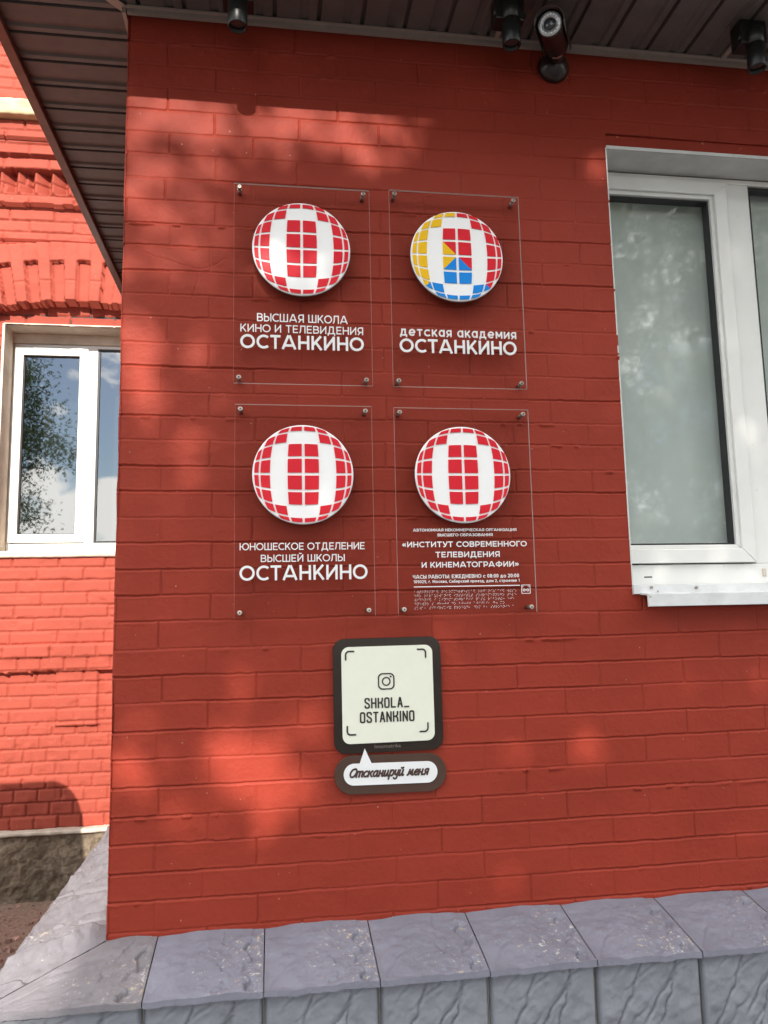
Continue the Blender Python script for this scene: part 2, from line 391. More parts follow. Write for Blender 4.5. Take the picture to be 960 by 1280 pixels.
# ------------------------------------------------------------ ground
def ground():
    n = 2
    me = MB()
    me.add([(-400, -400, 0), (400, -400, 0), (400, 400, 0), (-400, 400, 0)], [(0, 1, 2, 3)])
    o = me.build('ground', M['ground']); o['kind'] = 'structure'
    asph = simple('added_asphalt', (0.060, 0.060, 0.060), 0.9, var=0.3, scale=60, bump=0.6, bscale=180, bdist=0.004)
    pv = MB(); pv.add([(-60, -60, 0.004), (60, -60, 0.004), (60, -0.6, 0.004), (-60, -0.6, 0.004)], [(0, 1, 2, 3)])  # unseen dark sheet added to cut the ground bounce under the eave
    o = pv.build('added_pavement', asph); o['kind'] = 'structure'
    rb = MB()
    for i in range(1500):
        x = random.uniform(-2.4, -0.28); y = random.uniform(-0.4, 2.40); r = random.choice((0.006, 0.009, 0.012, 0.02)) * random.uniform(0.6, 1.3)
        a = random.uniform(0, 6.28); h = r * random.uniform(0.3, 0.8)
        vs_ = [(x + r * random.uniform(.7, 1.2) * math.cos(a + k * 1.571), y + r * random.uniform(.7, 1.2) * math.sin(a + k * 1.571), 0.001) for k in range(4)]
        vs_ += [(x + .6 * (v[0] - x), y + .6 * (v[1] - y), h * random.uniform(.7, 1.2)) for v in vs_]
        rb.add(vs_, [(4, 5, 6, 7), (0, 1, 5, 4), (1, 2, 6, 5), (2, 3, 7, 6), (3, 0, 4, 7)])
    m = simple('gravel_stone', (0.28, 0.17, 0.14), 0.9, var=0.6, scale=22)
    o = rb.build('gravel', m); o['kind'] = 'stuff'
    o['label'] = 'reddish gravel and crumbs scattered over the bare earth beside the ledge'
    o['category'] = 'gravel'
ground()

# ------------------------------------------------------------ the corner building
bld = thing('brick_building', 'red painted brick building corner with brown soffit, grey stone ledge and wide white window', 'building', (0, 0, 0))
ZL = [3.1021, 3.0275, 2.9581, 2.8773, 2.8062, 2.7302, 2.6595, 2.5794, 2.506, 2.4357, 2.3544, 2.2825, 2.2038, 2.1321, 2.0592, 1.9816, 1.907, 1.8306, 1.7575, 1.6809, 1.6075, 1.5344, 1.4549, 1.3813, 1.3078, 1.2298, 1.1543, 1.0795, 1.0013, 0.93, 0.8547, 0.7818]
ZR = [3.1076, 3.0336, 2.9569, 2.8784, 2.8049, 2.733, 2.6584, 2.5846, 2.5017, 2.4289, 2.3538, 2.2761, 2.2003, 2.1257, 2.0572, 1.9766, 1.9051, 1.8295, 1.7604, 1.6832, 1.6094, 1.5352, 1.4605, 1.383, 1.3094, 1.2295, 1.1557, 1.0796, 1.0073, 0.9284, 0.8528, 0.7802]
ZL = [3.33, 3.254, 3.178] + ZL + [0.705, 0.63]; ZR = [3.334, 3.258, 3.182] + ZR + [0.705, 0.63]
JX = np.random.default_rng(5).uniform(-1, 1, (60, 60))
def brick_h(x, z, seed=0):
    """relief of the painted brickwork, metres out of the wall plane"""
    zw = z + 0.0022 * fbm(x * 9, z * 3, seed + 3, 3) + 0.0012 * fbm(x * 60, z * 8, seed + 4, 2)
    out = np.zeros_like(x); t = np.clip((x - 0.084) / 1.277, -0.3, 1.6)
    lines = np.array([[a, b] for a, b in zip(ZL, ZR)])
    dmin = np.full(x.shape, 9.0); ci = np.zeros(x.shape, int) - 1; sgn = np.zeros_like(x)
    for i, (a, b) in enumerate(lines):
        zl = a + (b - a) * t
        d = zw - zl; ad = np.abs(d); m = ad < dmin
        dmin = np.where(m, ad, dmin); sgn = np.where(m, d, sgn)
        ci = np.where(zw < zl, i, ci)
    amp_h = 0.38 + 0.72 * sstep(0.25, 0.75, vnoise(x * 2.6, ci * 3.7 + (sgn > 0) * 3.7 + 50, seed + 8))
    prof = 1 - sstep(0.0010, 0.0040, dmin)
    out -= 0.0033 * amp_h * prof
    # small lip of paint under and over each bed joint
    out += 0.0005 * amp_h * np.exp(-((dmin - 0.0065) / 0.0024) ** 2)
    # smeared mortar drips over some joints
    lump = sstep(0.60, 0.80, vnoise(x * 38, z * 30, seed + 21)) * sstep(0.62, 0.80, vnoise(x * 3.3, ci * 2.1 + 9, seed + 22))
    out += 0.0045 * lump * np.exp(-((sgn + 0.004) / 0.006) ** 2)
    # head joints
    par = (ci + 61) % 2
    ph = np.where(par == 1, 0.13, 0.0)                      # course between line i and i+1
    xx = x + 0.0020 * fbm(x * 12, z * 40, seed + 5, 3)
    kf = (xx - ph) / 0.2625; k = np.round(kf).astype(int)
    jit = JX[np.clip(ci + 5, 0, 59), np.clip(k + 20, 0, 59)] * 0.011
    dx = np.abs(xx - ph - k * 0.2625 - jit)
    strength = vnoise(k * 5.1 + 2, ci * 7.7 + 1, seed + 30)
    out -= 0.0031 * (0.48 + 0.62 * sstep(0.2, 0.8, strength)) * (1 - sstep(0.0010, 0.0038, dx)) * (1 - prof)
    kb = np.floor((xx - ph - jit) / 0.2625)
    out += 0.0022 * (vnoise(kb * 3.1, ci * 5.3, seed + 40) - 0.5)
    out += 0.0016 * fbm(x * 5, z * 7, seed + 50, 3) + 0.0006 * fbm(x * 45, z * 45, seed + 60, 3)
    return out
CR = [(0.055, 2.640), (0.10, 2.622), (0.135, 2.615), (0.19, 2.596), (0.235, 2.590), (0.275, 2.606), (0.30, 2.626)]
CR2 = [(0.222, 2.592), (0.225, 2.56), (0.215, 2.535), (0.208, 2.50)]
def crack(x, z):
    d = np.full(x.shape, 9.0); xw = x + 0.003 * fbm(x * 60, z * 60, 91, 2); zw = z + 0.003 * fbm(x * 60, z * 60, 92, 2)
    for line in (CR, CR2):
        for (x0, z0), (x1, z1) in zip(line[:-1], line[1:]):
            t = np.clip(((xw - x0) * (x1 - x0) + (zw - z0) * (z1 - z0)) / ((x1 - x0) ** 2 + (z1 - z0) ** 2), 0, 1)
            d = np.minimum(d, np.hypot(xw - x0 - t * (x1 - x0), zw - z0 - t * (z1 - z0)))
    return 0.0012 * (1 - sstep(0.0006, 0.0026, d))
def wall_panel(x0, x1, z0, z1, step, extra=0.0):
    nx = max(2, int(round((x1 - x0) / step)) + 1); nz = max(2, int(round((z1 - z0) / step)) + 1)
    X, Z = np.meshgrid(np.linspace(x0, x1, nx), np.linspace(z0, z1, nz))
    h = brick_h(X, Z)
    if x0 < 0.5: h = h - crack(X, Z)
    X2 = X.copy()
    # worn, slightly rounded outer corner
    if x0 == 0.0:
        e = np.exp(-X / 0.006); h = h - 0.004 * e
        X2 = X + np.where(X < 0.02, (1 - X / 0.02) * 0.0025 * fbm(Z * 11, Z * 0 + 3, 33, 4), 0)
    Y = -h + extra
    return (np.stack([X2, Y, Z], -1), 0)
WX0, WX1, WZ0, WZ1 = 1.556, 3.15, 1.585, 3.079
XE = 4.4
panels = [wall_panel(0.0, WX0, 0.63, 3.44, 0.0021), wall_panel(WX0, 2.5, 0.63, WZ0, 0.0023), wall_panel(2.5, WX1, 0.63, WZ0, 0.012),
          wall_panel(WX1, XE, 0.63, 3.44, 0.014), wall_panel(WX0, 2.5, 3.131, 3.44, 0.003), wall_panel(2.5, WX1, 3.131, 3.44, 0.012)]
# side face round the corner and the lower skin
def side_panel():
    nx, nz = 250, 320
    Y, Z = np.meshgrid(np.linspace(2.5, 0.0, nx), np.linspace(0.63, 3.44, nz))
    h = brick_h(Y, Z, 100); h = h - 0.004 * np.exp(-Y / 0.006)
    return (np.stack([-h, Y, Z], -1), 0)
panels.append(side_panel())
grid_mesh('wall', panels, M['red_paint'], bld)
mb = MB()                                                  # lintel course over the window, set back from the wall face
X, Z = np.meshgrid(np.linspace(WX0, WX1, 300), np.linspace(WZ1, 3.131, 16))
lin = np.stack([X, 0.007 - 0.0012 * fbm(X * 8, Z * 20, 5, 3), Z + 0 * X], -1)
grid_mesh('lintel', [(lin, 0)], M['red_paint'], bld)
mb = MB(); mb.box(WX0, WX1, 0.0, 0.0085, 3.1295, 3.1305); mb.build('lintel_groove', M['red_paint'], bld)
# solid core behind the skin (keeps light out) with the room of the window left open
mb = MB()
mb.box(0.012, WX0 - 0.012, 0.012, 2.49, 0.02, 3.42); mb.box(WX1 + 0.012, XE, 0.012, 2.49, 0.02, 3.42)
mb.box(WX0 - 0.012, WX1 + 0.012, 0.30, 2.49, 0.02, 3.42); mb.box(WX0 - 0.012, WX1 + 0.012, 0.012, 0.30, 0.02, WZ0 - 0.02)
mb.box(WX0 - 0.012, WX1 + 0.012, 0.012, 0.30, 3.14, 3.42)
mb.build('wall_core', M['interior'], bld)

# window reveals (white plaster)
YF_ = 0.13
mb = MB()
mb.box(WX0 - 0.0035, WX0, -0.0012, YF_ - 0.016, WZ0, WZ1); mb.build('window_jamb', M['white_plaster'], bld)     # with its thin white arris
mb = MB(); mb.box(WX1, WX1 + 0.010, -0.0015, 0.16, WZ0, WZ1); mb.build('window_jamb', M['white_plaster'], bld)
mb = MB(); mb.box(WX0, WX1, 0.004, 0.17, WZ1 + 0.0005, WZ1 + 0.012); mb.build('window_head', M['white_plaster'], bld)

# the white plastic window
YF = 0.13
mb = MB()
fx0, fx1 = WX0 - 0.045, WX1 - 0.002
MUL0, MUL1 = 2.066, 2.155
mb.box(fx0, fx1, YF, YF + 0.07, 3.056, 3.0755)             # head (thin strip shows above the sash)
mb.box(fx0, fx1, YF, YF + 0.07, 1.600, 1.684)              # bottom rail
mb.box(fx0, fx0 + 0.030, YF, YF + 0.07, 1.684, 3.056)
mb.box(MUL0, MUL1, YF, YF + 0.07, 1.684, 3.056)            # mullion
mb.box(fx1 - 0.07, fx1, YF, YF + 0.07, 1.684, 3.056)
win = mb.build('window', M['white_pvc'], bld, bevel=0.003)
mb = MB(); mb.box(WX0 + 0.004, WX1 - 0.004, YF + 0.004, YF + 0.05, 3.0752, 3.0795); mb.build('seal_gap', M['disc_edge'], win)
def mitred_frame(mb, x0, x1, z0, z1, w, y0, y1):
    o = [(x0, z0), (x1, z0), (x1, z1), (x0, z1)]; i = [(x0 + w, z0 + w), (x1 - w, z0 + w), (x1 - w, z1 - w), (x0 + w, z1 - w)]
    g = 0.0007
    for k in range(4):
        j = (k + 1) % 4
        p = [o[k], o[j], i[j], i[k]]
        cx = sum(q[0] for q in p) / 4; cz = sum(q[1] for q in p) / 4
        # leave a hairline at the mitres
        dx, dz = (g, 0) if k % 2 == 0 else (0, g)
        q = [(p[0][0] + dx, p[0][1] + dz), (p[1][0] - dx, p[1][1] - dz), (p[2][0] - dx, p[2][1] - dz), (p[3][0] + dx, p[3][1] + dz)]
        mb.prism(q, y0, y1)
sx0, sx1, sz0, sz1 = fx0 + 0.018, 2.060, 1.688, 3.052
mb = MB(); mitred_frame(mb, sx0, sx1, sz0, sz1, 0.047, YF - 0.014, YF + 0.05)
sash = mb.build('sash', M['white_pvc'], win, bevel=0.0025)
mb = MB(); mitred_frame(mb, sx0 + 0.0472, sx1 - 0.0472, sz0 + 0.0472, sz1 - 0.0472, 0.014, YF - 0.004, YF + 0.045)
mb.build('glazing_bead', M['white_pvc'], win, bevel=0.002)
gx0, gx1, gz0, gz1 = sx0 + 0.0615, sx1 - 0.0615, sz0 + 0.0615, sz1 - 0.0615
mb = MB(); mitred_frame(mb, gx0, gx1, gz0, gz1, 0.006, YF + 0.008, YF + 0.04); mb.build('gasket', M['gasket'], win)
mb = MB(); mb.sheet(gx0 + 0.001, gx1 - 0.001, YF + 0.024, YF + 0.028, gz0 + 0.001, gz1 - 0.001); mb.build('pane', [M['pane_clear'], M['glass_back']], win)
px0, px1 = MUL1 + 0.0005, fx1 - 0.071
mb = MB(); mitred_frame(mb, px0, px1, 1.6845, 3.0555, 0.012, YF + 0.010, YF + 0.045); mb.build('gasket', M['gasket'], win)
mb = MB(); mb.sheet(px0 + 0.012, px1 - 0.012, YF + 0.024, YF + 0.028, 1.697, 3.043); mb.build('pane', [M['pane_clear'], M['glass_back']], win)
mb = MB()
mb.box(gx0 + 0.004, gx1 + 0.058, YF + 0.080, YF + 0.083, gz0 - 0.03, gz1 + 0.06)
mb.cyl((gx0 + 0.01, YF + 0.10, gz1 + 0.055), (gx1 + 0.05, YF + 0.10, gz1 + 0.055), 0.016)
mb.build('roller_blind', M['blind'], win)
mb = MB(); mb.box(px0 - 0.02, px1 + 0.03, YF + 0.080, YF + 0.083, 1.66, 3.07); mb.build('roller_blind', M['blind'], win)
mb = MB(); mb.box(1.660, 1.688, YF - 0.0008, YF + 0.0005, 1.6415, 1.6455); mb.build('drain_slot', M['gasket'], win)
mb = MB(); mb.box(2.086, 2.100, YF - 0.004, YF + 0.002, 1.640, 1.668); mb.build('drain_cap', M['beige_plaster'], win, bevel=0.003)
# metal sill: flange under the frame, slope, drip edge
mb = MB()
pts = [(YF - 0.002, 1.6180), (-0.004, 1.6130), (-0.0085, 1.5880), (-0.0510, 1.5850), (-0.0530, 1.5470), (-0.0490, 1.5468), (-0.0470, 1.5815), (-0.004, 1.5845), (0.001, 1.6090), (YF - 0.002, 1.6140)]
def sweep_x(mb, prof, x0, x1):
    n = len(prof); mb.add([(x0, y, z) for y, z in prof] + [(x1, y, z) for y, z in prof],
                          [(i, n + i, n + (i + 1) % n, (i + 1) % n) for i in range(n)] + [tuple(reversed(range(n))), tuple(range(n, 2 * n))])
sweep_x(mb, pts, 1.5760, WX1 + 0.02)
mb.box(1.5525, 1.5755, -0.0095, -0.0065, 1.5862, 1.6150)
sill = mb.build('window_sill', M['sill_metal'], bld, bevel=0.0008)
mb = MB()
for x, z, r in ((1.612, 1.606, 0.004), (1.762, 1.603, 0.0042), (1.632, 1.594, 0.002), (2.03, 1.602, 0.003)):
    mb = MB(); mb.cyl((x, -0.012, z), (x, -0.006, z), r, n=12); mb.build('sill_screw', M['steel'], sill)

# -- eaves: plank soffit, trims, fascia, thin metal roof
ZS = 3.43
def soffit_profile(pitch):
    """(offset along the run, height) of one siding plank, seen from below"""
    return [(0.0, 0.000), (0.50 * pitch, 0.000), (0.56 * pitch, 0.006), (0.68 * pitch, 0.006), (0.74 * pitch, -0.001), (0.90 * pitch, 0.001), (0.905 * pitch, 0.014), (0.985 * pitch, 0.014)]
EV = 0.402; EVF = 0.408
mb = MB(); ya = []
pitch = 0.1282; k = -4
pr = []
for k in range(-4, 20):
    for o_, h_ in soffit_profile(pitch): pr.append((k * pitch + o_ + 0.010, ZS + h_))
pr = [(y, z) for y, z in pr if -EVF <= y <= 2.5]; pr = [(-EVF, pr[0][1])] + pr + [(2.5, pr[-1][1])]
for (y0, z0), (y1, z1) in zip(pr[:-1], pr[1:]):
    i0, i1 = min(0.0, y0), min(0.0, y1)
    if i0 <= -EV and i1 <= -EV: continue
    mb.add([(-EV, y0, z0), (-EV, y1, z1), (max(i1, -EV), y1, z1), (max(i0, -EV), y0, z0)], [(0, 1, 2, 3)])
pr = []; pitch = 0.1395
for k in range(-4, 34):
    for o_, h_ in soffit_profile(pitch): pr.append((k * pitch + o_ + 0.030 - 0.127, ZS + h_))
pr = [(x, z) for x, z in pr if -EV <= x <= XE]; pr = [(-EV, pr[0][1])] + pr + [(XE, pr[-1][1])]
for (x0, z0), (x1, z1) in zip(pr[:-1], pr[1:]):
    i0, i1 = max(-EVF, min(0.0, x0)), max(-EVF, min(0.0, x1))
    mb.add([(x0, -EVF, z0), (x0, i0, z0), (x1, i1, z1), (x1, -EVF, z1)], [(0, 1, 2, 3)])
mb.build('soffit', M['soffit'], bld)
mb = MB()
mb.box(0.0, XE, -0.016, -0.0035, 3.412, 3.4285); mb.box(0.0, XE, -0.030, -0.017, 3.424, 3.4282)
mb.box(-0.016, -0.0045, -0.016, 2.5, 3.410, 3.4285); 
q = 0.011                                                    # mitre strip on the hip
mb.add([(0.002 - q, 0.002 + q, 3.4262), (0.002 + q, 0.002 - q, 3.4262), (-EV + q, -EVF - q + 0.003, 3.4262), (-EV - q + 0.006, -EVF + q, 3.4262),
        (0.002 - q, 0.002 + q, 3.4285), (0.002 + q, 0.002 - q, 3.4285), (-EV + q, -EVF - q + 0.003, 3.4285), (-EV - q + 0.006, -EVF + q, 3.4285)],
       [(0, 1, 2, 3), (0, 4, 5, 1), (1, 5, 6, 2), (2, 6, 7, 3), (3, 7, 4, 0)])
mb.build('soffit_trim', M['soffit_trim'], bld)
mb = MB()
mb.box(-EV - 0.024, -EV + 0.010, -EVF - 0.024, 2.49, 3.402, 3.424); mb.box(-EV - 0.027, -EV - 0.012, -EVF - 0.027, 2.49, 3.4245, 3.56)
mb.box(-EV + 0.0105, XE, -EVF - 0.024, -EVF + 0.010, 3.402, 3.424); mb.box(-EV - 0.0115, XE, -EVF - 0.027, -EVF - 0.012, 3.4245, 3.56)
mb.build('fascia', M['fascia'], bld, bevel=0.002)
mb = MB()
mb.add([(-0.46, -0.47, 3.545), (XE, -0.47, 3.545), (XE, 2.49, 4.2), (-0.46, 2.49, 3.60), (-0.46, -0.47, 3.57), (XE, -0.47, 3.57), (XE, 2.49, 4.23), (-0.46, 2.49, 3.63)],
       [(3, 2, 1, 0), (4, 5, 6, 7), (0, 1, 5, 4), (1, 2, 6, 5), (2, 3, 7, 6), (3, 0, 4, 7)])
mb.build('roof', M['roof_metal'], bld)

# -- ledge of sloping cast-stone slabs and the faced plinth below
def rock(u, v, seed, slant=0.6):
    """cast rock face, 0..1 ; split planes meeting in sharp arrises, the same mould for every slab"""
    g = np.random.default_rng(seed)
    uu = u + 0.05 * fbm(u * 5, v * 5, seed + 1, 4); vv = v + 0.05 * fbm(u * 5, v * 5, seed + 2, 4)
    fu, fv = uu - np.floor(u.mean()), vv - np.floor(v.mean())
    lo = np.full(u.shape, -9.0)
    for grp in range(3):
        hi = np.full(u.shape, 9.0)
        for k in range(3):
            a = g.uniform(-0.9, 0.9) + slant * 0.5; b = g.uniform(-0.9, 0.9)
            cu0, cv0 = g.uniform(0.0, 1.0, 2)
            hi = np.minimum(hi, a * (fu - cu0) + b * (fv - cv0) + g.uniform(0.0, 0.35))
        lo = np.maximum(lo, hi)
    lo = np.clip(lo, -0.8, 0.8)
    big = fbm(u * 3.1, v * 3.3, seed + 4, 4, 0.55); fine = fbm(u * 17, v * 17, seed + 20, 4, 0.62)
    w = (fu - fv * slant) * 3.1 + 0.5 * fbm(u * 3, v * 3, seed + 31, 3)
    chip = 1 - sstep(0.0, 0.10, np.abs(w - np.round(w))) ; chip = chip * sstep(0.52, 0.70, vnoise(u * 3.1 + 7, v * 3.1, seed + 33))
    return np.clip(0.50 + 0.55 * lo + 0.12 * big + 0.05 * fine - 0.16 * chip, -0.3, 1.3)
LW, ZI, ZO = 0.258, 0.690, 0.645
LT = 0.014
def ledge_slab(s0, s1, side, seed):
    n, mrows = 100, 90
    g = 0.0013
    U, V = np.meshgrid(np.linspace(0, 1, n), np.linspace(0, 1, mrows))     # V: 0 at the outer edge, 1 at the wall
    S = s0 + g + U * (s1 - s0 - 2 * g); D = LW * (1 - V)
    if side == 'front' and s0 < 0:                 # corner pieces are mitred
        S = -D * 1.003 + 0.003 + U * (s1 - g + D * 1.003 - 0.003)
    if side == 'side' and s0 < 0:
        S = -D * 1.003 + 0.003 + U * (s1 - g + D * 1.003 - 0.003)
    rr = rock(U, V, 300) * 0.72 + 0.28 * rock(U, V, 340 + seed)
    amp = 0.022 if side == 'front' else 0.020
    edge = sstep(0, 0.05, U) * sstep(0, 0.05, 1 - U) * sstep(0, 0.06, V) * (1 - 0.85 * sstep(0.78, 1.0, V))
    z = ZO + (ZI - ZO) * V + (rr - 0.45) * amp * (0.06 + 0.94 * edge)
    z = z + 0.007 * np.sin(np.pi * U) * V + 0.002 * fbm(S * 20, V * 3, 9, 2)
    if side == 'front':                        # the rough split ridge every slab of this mould has on its right
        uu = U + 0.10 * fbm(U * 5, V * 6, 88, 5, 0.6) - 0.06 * V
        broken = 0.15 + 1.1 * sstep(0.25, 0.75, vnoise(U * 9, V * 8, 89))
        cliff = sstep(0.800, 0.815, uu) - sstep(0.86, 0.95, uu)              # a split step that runs out again
        cliff2 = sstep(0.60, 0.607, uu) - sstep(0.62, 0.72, uu)
        z = z - (0.0085 * cliff * broken + 0.0040 * cliff2 * (1.2 - broken)) * edge
        z = z + (0.0042 * fbm(U * 9, V * 9, 86, 5, 0.62)) * edge
        crs = (np.exp(-((uu - 0.812) / 0.010) ** 2) * broken + 0.6 * np.exp(-((uu - 0.606) / 0.008) ** 2) * (1.2 - broken)) * edge
    if side == 'side':
        q = S * 6.4 - V * 0.55 + 0.35 * fbm(S * 7, V * 4, 77, 4); fr = q - np.floor(q)
        ramp_ = np.where(fr < 0.95, fr / 0.95, (1 - fr) / 0.05)             # split edges: long rise, short drop
        z = z + (0.018 + 0.046 * vnoise(np.floor(q) * 3.7, V * 2.6, 78)) * (ramp_ - 0.5) * np.maximum(edge, 0.12 * (V < 0.9) * sstep(0, 0.02, U) * sstep(0, 0.02, 1 - U)) + 0.003 * fbm(S * 30, V * 9, 79, 4)
    chip = np.exp(-V / 0.05); z = z + 0.0045 * chip * fbm(S * 26, V * 4 + seed, 95, 4, 0.6); D = D - 0.004 * chip * (0.5 + fbm(S * 24 + 9, V * 4, 96, 4, 0.6))
    P = np.stack([S, -D, z], -1)
    if side == 'side': P = np.stack([-D, S, z], -1)[:, ::-1]; rr = rr[:, ::-1]
    # inner rows run a little into the wall
    if side == 'front': P[-1, :, 1] = 0.006
    else: P[-1, :, 0] = 0.006
    # front lip
    lip = P[0].copy(); lip2 = lip.copy(); lip2[:, 2] = np.minimum(lip[:, 2] - LT, ZO - LT)
    lip[:, 2] -= 0.0
    sh = np.zeros_like(lip)
    if side == 'front': sh[:, 1] = -0.0015
    else: sh[:, 0] = -0.0015
    lipP = np.stack([lip2 + sh, lip], 0)
    und = lip2.copy()
    if side == 'front': und[:, 1] += 0.03
    else: und[:, 0] += 0.03
    undP = np.stack([und, lip2 + sh], 0)
    one = np.full(lipP.shape[:2], 0.30)
    wr = rr * (0.72 + 0.5 * (1 - np.abs(V[:, ::1] - 0.25)) * 0.5)
    wr = np.clip(wr, 0.0, 1)
    if side == 'front': wr = wr * (1 - np.clip(crs, 0, 1))
    edgej = np.minimum(U, 1 - U)
    wr = np.where(edgej < 0.005, 0.04, wr)
    return [(P, 0, wr), (np.concatenate([lipP[:1], lipP[1:]], 0), 0, one), (undP, 0, one)]
fj = [-0.15, 0.135, 0.420, 0.705, 0.985, 1.270, 1.560, 1.845, 2.13, 2.415, 2.70, 2.985, 3.27, 3.555, 3.84, 4.125]
for i, (a, b) in enumerate(zip(fj[:-1], fj[1:])):
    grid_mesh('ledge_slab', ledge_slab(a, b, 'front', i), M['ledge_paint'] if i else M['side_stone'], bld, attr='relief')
sj = [-0.12, 0.165, 0.45, 0.735, 1.02, 1.305, 1.59, 1.875, 2.16, 2.445]
for i, (a, b) in enumerate(zip(sj[:-1], sj[1:])):
    grid_mesh('ledge_slab', ledge_slab(a, b, 'side', i + 20), M['side_stone'], bld, attr='relief')
def cladding_tile(s0, s1, z0, z1, side, seed):
    n = 70; g = 0.0018
    U, V = np.meshgrid(np.linspace(0, 1, n), np.linspace(0, 1, n))
    S = s0 + g + U * (s1 - s0 - 2 * g); Z = z0 + V * (z1 - z0 - 0.001)
    rr = rock(U, V, 520, 1.3)
    rr = rr * 0.92 + 0.08 * rock(U, V, 533 + seed)
    edge = sstep(0, 0.03, U) * sstep(0, 0.03, 1 - U)
    n1 = fbm(U * 4, V * 4, 611, 4); ck = np.zeros_like(U)
    for a0, sl, wd in ((0.16, 0.55, 0.016), (0.42, 0.75, 0.022), (0.60, 0.30, 0.012)):
        ck = np.maximum(ck, (1 - sstep(0.2, 1.0, np.abs(U - a0 - sl * (V - 0.45) + 0.09 * n1) / wd)) * sstep(0.25, 0.55, vnoise(U * 5 + a0 * 9, V * 5, 612)))
    H = 0.228 + (rr * 0.030 - 0.007 * ck + 0.004 * fbm(U * 9, V * 9, 613, 4, 0.6)) * (0.15 + 0.85 * edge)
    rr = np.clip(rr, 0.25, 1) * (1 - 0.72 * ck)
    P = np.stack([S, -H, Z], -1)
    if side == 'side': P = np.stack([-H, S, Z], -1)[:, ::-1]; rr = rr[:, ::-1]
    ej = np.minimum(U, 1 - U)
    return [(P, 0, np.where(ej < 0.006, 0.02, rr))]
cj = [-0.150 + 0.285 * i for i in range(16)]
cj[1:7] = [0.135, 0.420, 0.705, 0.985, 1.270, 1.560]
cj[0] = -0.232
for i, (a, b) in enumerate(zip(cj[:-1], cj[1:])):
    for (z0, z1) in ((0.34, 0.640), (0.03, 0.338)):
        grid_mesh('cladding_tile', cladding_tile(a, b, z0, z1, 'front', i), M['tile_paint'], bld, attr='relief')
scj = [-0.232] + sj[1:]
for i, (a, b) in enumerate(zip(scj[:-1], scj[1:])):
    for (z0, z1) in ((0.34, 0.640), (0.03, 0.338)):
        grid_mesh('cladding_tile', cladding_tile(a, b, z0, z1, 'side', i + 30), M['tile_paint'], bld, attr='relief')
mb = MB(); mb.box(-0.224, XE, -0.224, -0.02, 0.0, 0.632); mb.box(-0.224, -0.02, -0.019, 2.44, 0.0, 0.632); mb.build('plinth', M['cap_concrete'], bld)

